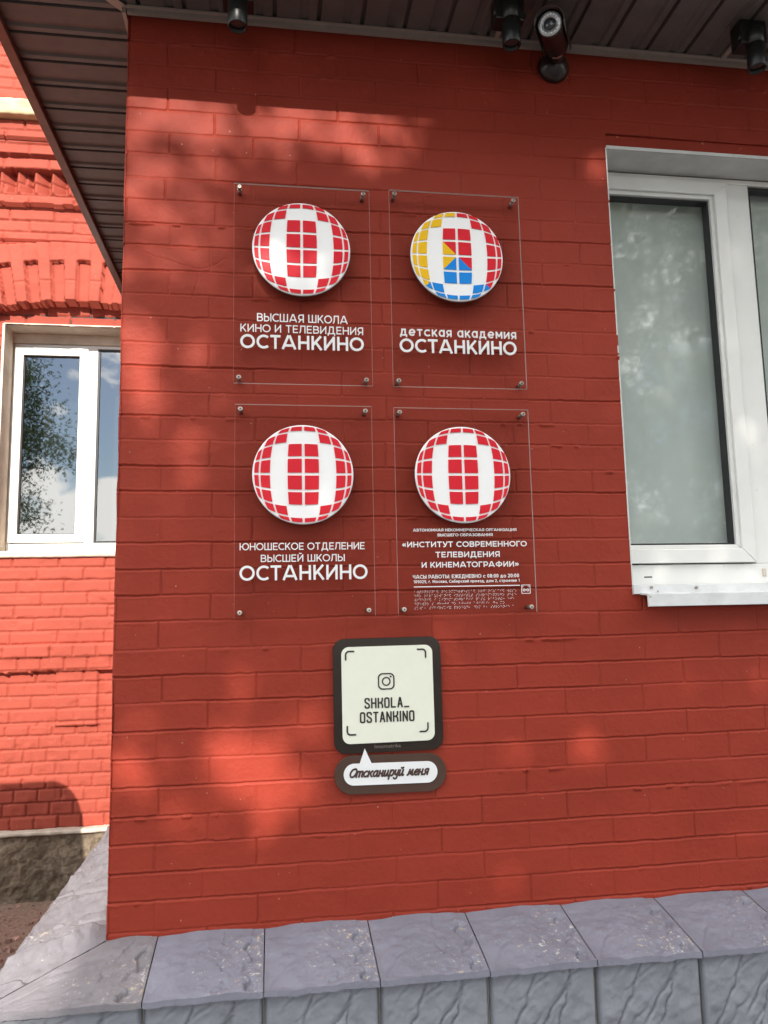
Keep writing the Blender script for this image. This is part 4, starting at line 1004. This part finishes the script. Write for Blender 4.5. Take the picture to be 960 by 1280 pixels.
# ruled line, braille rows and the small pictogram of the fourth sign
yt = PY - PT - 0.0004
mb = MB(); mb.box(0.855, 1.179, yt - 0.0012, yt, 1.6172, 1.6198); mb.build('ruled_line', M['white_vinyl'], s4)
BR = dict(zip('абвгдежзийклмнопрстуфхцчшщъыьэюя ', ['1', '12', '2456', '1245', '145', '15', '245', '1356', '24', '12346', '13', '123', '134', '1345', '135', '1234', '1235', '234', '2345', '136', '124', '125', '14', '12345', '156', '1346', '12356', '2346', '23456', '246', '1256', '1246', '']))
BR.update({'0': '245', '1': '1', '2': '12', '8': '125', '9': '24', ':': '25', ',': '2', '.': '256'})
rows = ['автономная некоммерческая организация высш', 'его образования институт современного теле', 'видения и кинематографии часы работы: еже', 'дневно с 08:00 до 20:00 109029, г. мо', 'сква, сибирский проезд, дом 2, строение 1']
mb = MB()
for r_, row in enumerate(rows):
    zt = 1.6065 - r_ * 0.0118
    for c_, ch in enumerate(row):
        for d_ in BR.get(ch, ''):
            d = int(d_) - 1; x = 0.857 + c_ * 0.00745 + (d // 3) * 0.0030; z = zt - (d % 3) * 0.0030
            mb.cyl((x, yt, z), (x, yt - 0.001, z), 0.00105, 0.0007, n=6, cap0=False)
mb.build('braille', M['white_vinyl'], s4)
mb = MB(); ring(mb, rrect(1.183, 1.211, 1.593, 1.620, 0.002, 3), rrect(1.1848, 1.2092, 1.5948, 1.6182, 0.001, 3), yt - 0.001, yt)
for cx in (1.1915, 1.2025): ring(mb, circle(cx, 1.604, 0.0042, 16), circle(cx, 1.604, 0.0022, 16), yt - 0.001, yt)
mb.box(1.1945, 1.1995, yt - 0.001, yt, 1.6040, 1.6055)
for a, b in (((1.1870, 1.6120), (1.1870, 1.6155)), ((1.2070, 1.6120), (1.2070, 1.6155))): stroke(mb, [a, b], 0.0012, yt - 0.001, yt)
for a, b in (((1.1870, 1.6155), (1.1910, 1.6155)), ((1.2070, 1.6155), (1.2030, 1.6155))): stroke(mb, [a, b], 0.0012, yt - 0.001, yt)
mb.build('pictogram', M['white_vinyl'], s4)

# ------------------------------------------------------------ board with the account name, and the speech plaque
bt = thing('notice_board', 'dark framed cream board with rounded corners, camera icon and account name lettering', 'sign', (0.776, 0.0, 1.147))
yb_ = -0.006
rot_b = 0.004
mb = MB(); mb.prism(rrect(0.616, 0.935, 1.147, 1.4725, 0.034, 10, rot_b), yb_ - 0.005, yb_); mb.prism(rrect(0.70, 0.85, 1.22, 1.40, 0.01, 3), yb_ + 0.0003, 0.004)
mb.build('backing_plate', M['board_dark'], bt, bevel=0.0012)
mb = MB(); mb.prism(rrect(0.6405, 0.9095, 1.1745, 1.4485, 0.022, 8, rot_b), yb_ - 0.0078, yb_ - 0.0053); mb.build('cream_face', M['cream'], bt, bevel=0.0006)
yi = yb_ - 0.0080
mb = MB()
def bracket(cx, cz, sx, sz, L=0.0235, r=0.010):
    mb = MB()
    pts = [(cx, cz + sz * -L)] + [(cx + sx * (r - r * math.cos(a)), cz - sz * (r - r * math.sin(a))) for a in [k * math.pi / 12 for k in range(0, 7)]] + [(cx + sx * L, cz)]
    stroke(mb, pts, 0.0046, yi - 0.001, yi); mb.build('corner_mark', M['ink'], bt)
bracket(0.6525, 1.4355, 1, 1); bracket(0.8885, 1.4365, -1, 1); bracket(0.6545, 1.2000, 1, -1); bracket(0.8900, 1.2010, -1, -1)
mb = MB(); ring(mb, rrect(0.7455, 0.7945, 1.3235, 1.3710, 0.014, 8), rrect(0.7493, 0.7907, 1.3273, 1.3672, 0.0105, 8), yi - 0.001, yi)
ring(mb, circle(0.770, 1.3470, 0.0130), circle(0.770, 1.3470, 0.0092), yi - 0.001, yi); mb.prism(circle(0.7835, 1.3605, 0.0028, 16), yi - 0.001, yi)
mb.build('camera_icon', M['ink'], bt)
MONO = {'S': [[(1, .80), (.96, .92), (.78, 1), (.22, 1), (.04, .92), (0, .79), (.06, .66), (.28, .56), (.72, .44), (.94, .34), (1, .21), (.96, .08), (.78, 0), (.22, 0), (.04, .08), (0, .20)]],
        'H': [[(0, 0), (0, 1)], [(1, 0), (1, 1)], [(0, .5), (1, .5)]], 'L': [[(0, 1), (0, 0)], [(0, 0), (.9, 0)]], 'I': [[(.5, 0), (.5, 1)]],
        'K': [[(0, 0), (0, 1)], [(0, .5), (.55, .5), (.85, .42), (1, .25), (1, 0)], [(.5, .5), (.85, .60), (1, .80), (1, 1)]],
        'A': [[(0, 0), (.42, .97), (.5, 1), (.58, .97), (1, 0)], [(.14, .30), (.86, .30)]], 'T': [[(0, 1), (1, 1)], [(.5, 1), (.5, 0)]],
        'N': [[(0, 0), (0, 1)], [(0, 1), (1, 0)], [(1, 0), (1, 1)]], '_': [[(0, -.02), (1, -.02)]],
        'O': [[(.5, 1), (.22, 1), (.05, .92), (0, .78), (0, .22), (.05, .08), (.22, 0), (.78, 0), (.95, .08), (1, .22), (1, .78), (.95, .92), (.78, 1), (.5, 1)]]}
CURS = {'О': (.95, [[(.55, 1.45), (.25, 1.35), (.05, .95), (.02, .5), (.2, .08), (.5, .0), (.8, .25), (.95, .75), (.9, 1.2), (.7, 1.45), (.5, 1.4)]]),
        'т': (1.0, [[(0, 1), (0, 0)], [(0, .7), (.15, .95), (.32, 1), (.44, .85), (.45, 0)], [(.45, .7), (.6, .95), (.78, 1), (.9, .85), (.9, .15), (1, 0)]]),
        'с': (.62, [[(.6, .85), (.35, 1), (.1, .8), (0, .5), (.1, .15), (.35, 0), (.65, .15)]]),
        'к': (.66, [[(0, 1), (0, 0)], [(.55, 1), (.15, .5)], [(.15, .5), (.35, .45), (.5, .1), (.66, 0)]]),
        'а': (.82, [[(.6, .9), (.35, 1), (.1, .8), (0, .45), (.12, .08), (.35, .03), (.55, .3), (.6, .8)], [(.6, 1), (.6, .2), (.7, 0), (.85, .1)]]),
        'н': (.70, [[(0, 1), (0, 0)], [(0, .5), (.5, .5)], [(.5, 1), (.5, .15), (.6, 0), (.72, .08)]]),
        'и': (.76, [[(0, 1), (0, .2), (.1, 0), (.3, .1), (.48, .5)], [(.5, 1), (.5, .2), (.6, 0), (.76, .1)]]),
        'й': (.76, [[(0, 1), (0, .2), (.1, 0), (.3, .1), (.48, .5)], [(.5, 1), (.5, .2), (.6, 0), (.76, .1)], [(.12, 1.42), (.25, 1.30), (.42, 1.45)]]),
        'р': (.66, [[(0, 1), (0, -.6)], [(0, .6), (.15, .95), (.4, 1), (.56, .75), (.56, .35), (.4, .05), (.15, .05)]]),
        'у': (.60, [[(0, 1), (0, .45), (.12, .2), (.35, .25), (.48, .6)], [(.5, 1), (.5, -.2), (.4, -.52), (.18, -.58), (0, -.4)]]),
        'м': (.98, [[(0, 0), (.12, .15), (.22, 1)], [(.22, 1), (.45, .25), (.70, 1)], [(.70, 1), (.75, .15), (.85, 0), (.98, .1)]]),
        'е': (.60, [[(.05, .45), (.45, .55), (.52, .82), (.35, 1), (.12, .85), (0, .5), (.1, .12), (.35, 0), (.6, .15)]]),
        'я': (.70, [[(.58, 1), (.25, 1), (.08, .75), (.25, .5), (.58, .5)], [(.6, 1), (.6, 0)], [(.35, .5), (.08, .0)]]), ' ': (.35, [])}
def smooth_line(p, n=5):
    if len(p) < 3: return p
    out = []
    for i in range(len(p) - 1):
        a, b, c, d = p[max(i - 1, 0)], p[i], p[i + 1], p[min(i + 2, len(p) - 1)]
        for k in range(n):
            t = k / n; out.append(tuple(0.5 * (2 * b[q] + (c[q] - a[q]) * t + (2 * a[q] - 5 * b[q] + 4 * c[q] - d[q]) * t * t + (3 * b[q] - a[q] - 3 * c[q] + d[q]) * t ** 3) for q in (0, 1)))
    return out + [p[-1]]
def stroke_word(word, x0, x1, z0, h, wgt, y, mat, parent, gap=0.36, narrow=('I',)):
    """monoline capitals"""
    ws = [0.12 if ch in narrow else 1.0 for ch in word]; tot = sum(ws) + gap * (len(word) - 1); u = (x1 - x0 - wgt) / tot; x = x0 + wgt / 2
    mb = MB(); k = 0
    for ch, w in zip(word, ws):
        for st_ in MONO[ch]:
            pts = [(x + (px_ - (0.44 if ch in narrow else 0)) * u, z0 + wgt / 2 + pz_ * (h - wgt)) for px_, pz_ in st_]
            stroke(mb, smooth_line(pts, 3) if len(pts) > 5 else pts, wgt, y - 0.001 - 0.00002 * (k % 7), y); k += 1
        x += (w + gap) * u
    return mb.build('lettering', mat, parent)
def cursive(word, x0, x1, z0, xh, wgt, y, mat, parent, shear=0.28, gap=0.16, rot=0.0, centre=None):
    tot = sum(CURS[c][0] + gap for c in word) - gap; u = (x1 - x0 - wgt) / (tot + shear); x = x0 + wgt / 2
    mb = MB(); k = 0; cx, cz = centre; c_, s_ = math.cos(rot), math.sin(rot)
    for ch in word:
        w, sts = CURS[ch]
        for st_ in sts:
            pts = [(x + (a + shear * b) * u, z0 + b * xh) for a, b in st_]
            pts = [(cx + (a - cx) * c_ - (b - cz) * s_, cz + (a - cx) * s_ + (b - cz) * c_) for a, b in pts]
            stroke(mb, smooth_line(pts, 4), wgt, y - 0.0008 - 0.00002 * (k % 9), y); k += 1
        x += (w + gap) * u
    return mb.build('lettering', mat, parent)
stroke_word('SHKOLA_', 0.705, 0.8365, 1.2715, 0.0302, 0.0046, yi, M['ink'], bt, 0.66)
stroke_word('OSTANKINO', 0.691, 0.851, 1.2315, 0.0307, 0.0046, yi, M['ink'], bt, 0.66)
text_mesh('Innometrika', (0.733, 0.809, 1.1590, 1.1690), yb_ - 0.0052, M['engraved'], bt, bold=0.0)

pt = thing('speech_plaque', 'brown pill-shaped plaque with white speech bubble lettering below the cream board', 'sign', (0.778, 0.0, 1.032))
rot_p = -0.012
mb = MB(); mb.prism(rrect(0.616, 0.941, 1.0325, 1.1405, 0.0535, 14, rot_p), yb_ - 0.005, yb_); mb.prism(rrect(0.70, 0.85, 1.06, 1.11, 0.01, 3), yb_ + 0.0003, 0.004)
mb.build('backing_plate', M['plaque_brown'], pt, bevel=0.0012)
mb = MB(); mb.prism(rrect(0.6425, 0.9145, 1.0580, 1.1180, 0.0298, 12, rot_p), yb_ - 0.0074, yb_ - 0.0052)
mb.prism([(0.6880, 1.1165), (0.7240, 1.1165), (0.7040, 1.1600)], yb_ - 0.0072, yb_ - 0.0052)
mb.build('speech_bubble', M['white_vinyl'], pt)
cursive('Отсканируй меня', 0.6560, 0.8930, 1.0815, 0.0150, 0.0052, yb_ - 0.0076, M['ink_brown'], pt, rot=rot_p, centre=(0.778, 1.088))

# ------------------------------------------------------------ spotlights, camera, cable ducts
def spotlight(x, zb, label, yl=-0.20):
    t = thing('spotlight', label, 'lamp', (x, yl, ZS), 'black spotlights under the soffit')
    mb = MB(); r = 0.0285
    mb.lathe((x, yl, zb + 0.135), (0, 0, -1), [(0, 0.0), (0, r - 0.003), (0.003, r - 0.001), (0.050, r - 0.001), (0.051, r - 0.0025), (0.054, r - 0.0025), (0.055, r), (0.133, r), (0.135, r - 0.0015), (0.135, r - 0.005), (0.118, r - 0.006)], 36)
    mb.build('lamp_body', M['black_paint'], t)
    mb = MB(); mb.cyl((x, yl, zb + 0.016), (x, yl, zb + 0.020), r - 0.0058, n=30); mb.build('lens', M['lamp_inside'], t)
    mb = MB(); mb.box(x - 0.046, x + 0.046, yl + 0.0, yl + 0.058, zb + 0.090, ZS - 0.001)
    mb.build('bracket', M['black_paint'], t, bevel=0.004)
    mb = MB(); mb.cyl((x - 0.052, yl + 0.012, zb + 0.115), (x + 0.052, yl + 0.012, zb + 0.115), 0.009, n=14); mb.build('pivot', M['black_paint'], t)
    return t
spotlight(0.346, 3.243, 'black cylinder spotlight nearest the building corner, above the upper left acrylic sign')
spotlight(1.173, 3.261, 'black cylinder spotlight hanging beside the security camera')
spotlight(1.990, 3.254, 'black cylinder spotlight above the wide white window')
for x, lab in ((1.172, 'white cable duct on the soffit running to the spotlight beside the security camera'), (1.981, 'white cable duct on the soffit running to the spotlight above the window')):
    mb = MB(); mb.box(x, x + 0.014, -0.15, -0.0305, 3.416, 3.4285)
    o = mb.build('cable_duct', M['soffit_trim'], None, bevel=0.0015); o['label'] = lab; o['category'] = 'duct'; o['group'] = 'white cable ducts under the soffit'

t = thing('security_camera', 'dark bullet security camera with ringed lens on a round wall mount', 'camera', (1.379, 0.0, 3.335))
mb = MB(); mc = Vector((1.382, 0.004, 3.352))
mb.lathe(mc, (0, -1, 0), [(0, 0.0), (0, 0.054), (0.014, 0.054), (0.022, 0.050), (0.034, 0.042), (0.046, 0.028), (0.052, 0.012), (0.053, 0)], 36)
mb.build('wall_mount', M['camera_body'], t)
pj = Vector((1.382, -0.046, 3.354)); body0 = Vector((1.368, -0.082, 3.362)); body1 = Vector((1.284, -0.235, 3.316))
ax = (body1 - body0).normalized()
mb = MB(); mb.tube([pj, pj + Vector((-0.001, -0.02, 0.004)), body0 + ax * 0.01], [0.020, 0.018, 0.019], 14); mb.build('arm', M['camera_body'], t)
mb = MB(); Lb = (body1 - body0).length
mb.lathe(body0, ax, [(0, 0), (0, 0.026), (0.006, 0.034), (0.02, 0.038), (Lb - 0.012, 0.039), (Lb - 0.004, 0.0385), (Lb, 0.037), (Lb, 0.034)], 36)
cb = mb.build('camera_body', M['camera_body'], t)
mb = MB(); mb.lathe(body0, ax, [(Lb, 0.0355), (Lb + 0.0015, 0.0345), (Lb + 0.001, 0.019), (Lb - 0.003, 0.0185)], 36); lr = mb.build('lens_ring', M['ring_metal'], t)
mb = MB()
a_ = ax.orthogonal().normalized(); b_ = ax.cross(a_)
for k in range(18):
    q = body0 + ax * (Lb + 0.0013) + (a_ * math.cos(k * math.pi / 9) + b_ * math.sin(k * math.pi / 9)) * 0.0268
    mb.cyl(q, q + ax * 0.002, 0.0029, 0.0018, n=8)
mb.build('infrared_diodes', M['white_acrylic'], lr)
mb = MB(); mb.lathe(body0, ax, [(Lb - 0.003, 0.0185), (Lb + 0.001, 0.0145), (Lb + 0.0025, 0.008), (Lb + 0.003, 0)], 28); mb.build('lens', M['lens_glass'], t)
mb = MB()                                                    # sun shield over the top, longer than the body
up = Vector((0, 0, 1)); up = (up - ax * up.dot(ax)).normalized(); rt = ax.cross(up)
def arc(tt, r, y): return [body0 + ax * y + rt * (r * math.sin(R(a))) + up * (r * math.cos(R(a))) for a in np.linspace(-112, 112, 24)]
o1, o2, i1, i2 = arc(0, 0.0455, 0.0), arc(0, 0.0455, Lb + 0.022), arc(0, 0.0435, 0.0), arc(0, 0.0435, Lb + 0.022)
n = 24
mb.add(o1 + o2 + i1 + i2, [(i, i + 1, n + i + 1, n + i) for i in range(n - 1)] + [(2 * n + i, 3 * n + i, 3 * n + i + 1, 2 * n + i + 1) for i in range(n - 1)]
       + [(n + i, n + i + 1, 3 * n + i + 1, 3 * n + i) for i in range(n - 1)] + [(i, 2 * n + i, 2 * n + i + 1, i + 1) for i in range(n - 1)] + [(0, n, 3 * n, 2 * n), (n - 1, 3 * n - 1, 4 * n - 1, 2 * n - 1)], 0, True)
mb.build('sun_shield', M['camera_body'], t)
mb = MB(); q = body0 + ax * 0.026 - up * 0.0390 - rt * 0.0
mb.add([q - rt * 0.016 - ax * 0.006 - up * 0.0006 + up * 0.004, q + rt * 0.016 - ax * 0.006 - up * 0.0006 + up * 0.004, q + rt * 0.016 + ax * 0.006 - up * 0.0006 + up * 0.004, q - rt * 0.016 + ax * 0.006 - up * 0.0006 + up * 0.004,
        q - ax * 0.006 - up * 0.0016, q + ax * 0.006 - up * 0.0016], [(0, 4, 5, 3), (4, 1, 2, 5)])
mb.build('rating_label', M['pale_label'], cb)

# ------------------------------------------------------------ things out of view that shade the place or show in the glass
def make_tree(name, label, base, crown_c, crown_r, nleaf, lsize, mat, seed, mask=None, nlimb=9, ncl=230):
    r = np.random.default_rng(seed); t = thing(name, label, 'tree', base)
    mb = MB(); b = Vector(base); cc = Vector(crown_c)
    mid = b.lerp(cc, 0.5) + Vector((0.15, 0.1, 0))
    mb.tube([b, b + Vector((0, 0, 0.5)), mid, cc], [0.24, 0.18, 0.13, 0.05], 12)
    tips = []
    for k in range(nlimb):
        a = 2 * math.pi * k / nlimb + r.uniform(-.3, .3); rad = r.uniform(0.5, 0.85); h = r.uniform(-0.6, 0.75)
        tip = cc + Vector((math.cos(a) * crown_r[0] * rad, math.sin(a) * crown_r[1] * rad, h * crown_r[2]))
        st_ = b.lerp(cc, r.uniform(0.45, 0.95)); m_ = st_.lerp(tip, 0.5) + Vector((0, 0, 0.25))
        if mask is not None and k % 3 == 0: pass
        mb.tube([st_, m_, tip], [0.07, 0.04, 0.012], 7); tips.append(tip)
    mb.build('trunk', M['bark'], t)
    # leaves in clumps spread through the crown
    cl = r.normal(size=(ncl, 3)); cl /= np.linalg.norm(cl, axis=1)[:, None]; cl *= (r.uniform(0.15, 1, (ncl, 1)) ** (1 / 2.4))
    cl = np.array(crown_c) + cl * np.array(crown_r)
    cs = r.uniform(0.35, 0.85, ncl)
    k = r.integers(0, ncl, nleaf)
    p = cl[k] + r.normal(size=(nleaf, 3)) * cs[k][:, None] * np.array([0.55, 0.55, 0.42])
    if mask is not None:
        keep = mask(p, r); p = p[keep]
    n = len(p)
    d = r.normal(size=(n, 3)); d[:, 2] -= 0.5; d /= np.linalg.norm(d, axis=1)[:, None]
    e = np.cross(d, r.normal(size=(n, 3))); e /= np.linalg.norm(e, axis=1)[:, None]
    nn = np.cross(d, e)
    s = lsize * r.uniform(0.7, 1.3, (n, 1))
    v = np.stack([p - d * s, p + e * s * 0.42 - d * s * 0.15 + nn * s * 0.12, p + d * s, p - e * s * 0.42 - d * s * 0.15 + nn * s * 0.12], 1).reshape(-1, 3)
    v = v - np.array(b)
    me = bpy.data.meshes.new('crown'); me.vertices.add(len(v)); me.vertices.foreach_set('co', v.astype(np.float32).ravel())
    me.loops.add(n * 4); me.loops.foreach_set('vertex_index', np.arange(n * 4, dtype=np.int32)); me.polygons.add(n)
    me.polygons.foreach_set('loop_start', np.arange(0, n * 4, 4, dtype=np.int32)); me.update(calc_edges=True); me.materials.append(mat)
    link('crown', me, t)
    return t
# openings in the foliage, given by where their sun patch falls on the wall (x, z, half-width, half-height, openness)
GAPS = [(0.10, 3.08, .14, .10, .8), (0.30, 3.07, .16, .12, .8), (0.62, 3.08, .12, .09, .95), (0.75, 3.04, .07, .10, .8), (0.86, 3.12, .06, .05, .5),
        (0.06, 2.86, .10, .12, .6), (0.20, 2.78, .10, .08, .55), (0.10, 2.62, .12, .07, .45), (0.26, 2.62, .08, .05, .4),
        (0.05, 2.32, .08, .14, .75), (0.08, 2.17, .07, .08, .8), (0.22, 2.36, .05, .09, .5), (0.27, 2.22, .03, .06, .35), (0.21, 2.02, .05, .10, .5),
        (0.42, 2.58, .08, .06, .35), (0.62, 2.48, .06, .06, .35), (1.52, 3.01, .05, .06, .8), (1.36, 3.0, .05, .04, .4), (1.40, 2.38, .07, .05, .35), (1.50, 2.16, .06, .05, .3), (0.80, 2.24, .03, .03, .8),
        (0.10, 1.24, .10, .07, .6), (0.07, 1.12, .12, .08, .6), (0.36, 1.13, .13, .12, .85), (0.48, 1.07, .12, .12, .75), (0.22, 1.02, .10, .06, .5), (0.52, 1.22, .10, .08, .45), (0.36, 1.32, .07, .06, .4), (0.42, 0.93, .07, .06, .3),
        (0.62, 1.86, .05, .04, .4), (0.98, 1.47, .10, .08, .5), (1.10, 1.44, .07, .05, .45), (1.26, 1.28, .04, .035, .7), (1.38, 1.14, .07, .055, .9), (1.14, 1.12, .06, .08, .55),
        (1.05, 0.98, .06, .05, .4), (1.62, 0.93, .05, .06, .4), (1.70, 1.40, .03, .03, .4), (1.90, 0.86, .06, .06, .35), (1.85, 2.55, .09, .10, .28), (2.06, 2.85, .03, .05, .5), (2.06, 2.20, .04, .10, .4), (1.15, 0.78, .10, .06, .35)]
def crown_mask(p, r):
    tt = -p[:, 1]; x = p[:, 0] + 0.095 * tt; z = p[:, 2] - 0.61 * tt
    T = np.full(len(p), 0.0)
    for gx, gz, rx, rz, o_ in GAPS:
        q = ((x - gx) / rx) ** 2 + ((z - gz) / rz) ** 2
        T = np.maximum(T, o_ * np.clip(1.25 - q, 0, 1))
    # open sky to the left of the corner, where the sun reaches the side ledge and the wing
    left = (x < -0.035) & (x > -2.6) & (z > 0.46)
    T = np.where(left, 1.0, T)
    top = (z > 2.98) & (x < 0.95); T = np.where(top, np.maximum(T, 0.48), T)
    up_ = (z > 2.55) & (x < 0.35); T = np.where(up_, np.maximum(T, 0.26), T)
    T = np.maximum(T, 0.012)
    # Beer's law: the share of leaves that lets the fraction T of the sun through a crown of leaf area index ~6
    keep = np.where(T >= 0.999, 0.0, np.clip(-np.log(T) / 5.2, 0, 1))
    return r.uniform(size=len(p)) < keep
make_tree('lime_tree', 'broad leafy lime tree behind the viewer whose shade dapples the red wall', (3.4, -8.2, 0), (1.6, -7.6, 6.35), (3.3, 1.7, 2.7), 90000, 0.060, M['leaf'], 3, crown_mask, 8, 900)
make_tree('lime_tree', 'tall full-crowned tree to the right, mirrored in the wide white window', (8.8, -12.5, 0), (8.8, -12.2, 6.4), (3.6, 3.0, 5.2), 56000, 0.075, M['leaf'], 5, None, 9, 420)
make_tree('birch_tree', 'loose-crowned tree to the left, mirrored in the wing window', (-8.2, -13.0, 0), (-7.9, -12.5, 6.2), (3.2, 2.6, 5.4), 70000, 0.050, M['leaf_dark'], 8)

# shadow caster added out of view left of the frame, container-shaped: its rounded lid throws the shadow at the foot of the wing
bt_ = thing('shadow_prop', 'added unseen shadow caster shaped like a dark green bin with rounded lid, left of the building corner', 'prop', (-1.5, 0.55, 0))
bx1, bx0, y0, y1 = -0.80, -2.1, 0.20, 0.95
mb = MB(); mb.prism([(bx0 + .12, 0.16), (bx1 - .06, 0.16), (bx1, 1.17), (bx0, 1.17)], y0, y1); mb.build('prop_body', M['prop_plastic'], bt_, bevel=0.02)
mb = MB(); prof = [(bx0 - 0.02, 1.172)] + [(bx1 + 0.03, 1.172)] + [(bx1 - 0.16 + 0.19 * math.cos(R(a)), 1.22 + 0.34 * math.sin(R(a)) ** 0.8) for a in range(5, 91, 8)] + [(bx0 + 0.16 - 0.19 * math.sin(R(a)), 1.22 + 0.34 * math.cos(R(a)) ** 0.8) for a in range(0, 86, 8)]
mb.prism(prof, y0 - 0.03, y1 + 0.03); mb.build('prop_lid', M['prop_plastic'], bt_, bevel=0.01)
for wx in (bx0 + 0.25, bx1 - 0.2):
    for wy in (y0 + 0.08, y1 - 0.08):
        mb = MB(); mb.cyl((wx, wy - 0.025, 0.085), (wx, wy + 0.025, 0.085), 0.085, n=20); mb.box(wx - 0.03, wx + 0.03, wy - 0.032, wy - 0.0255, 0.06, 0.17); mb.build('prop_wheel', M['rubber'], bt_)
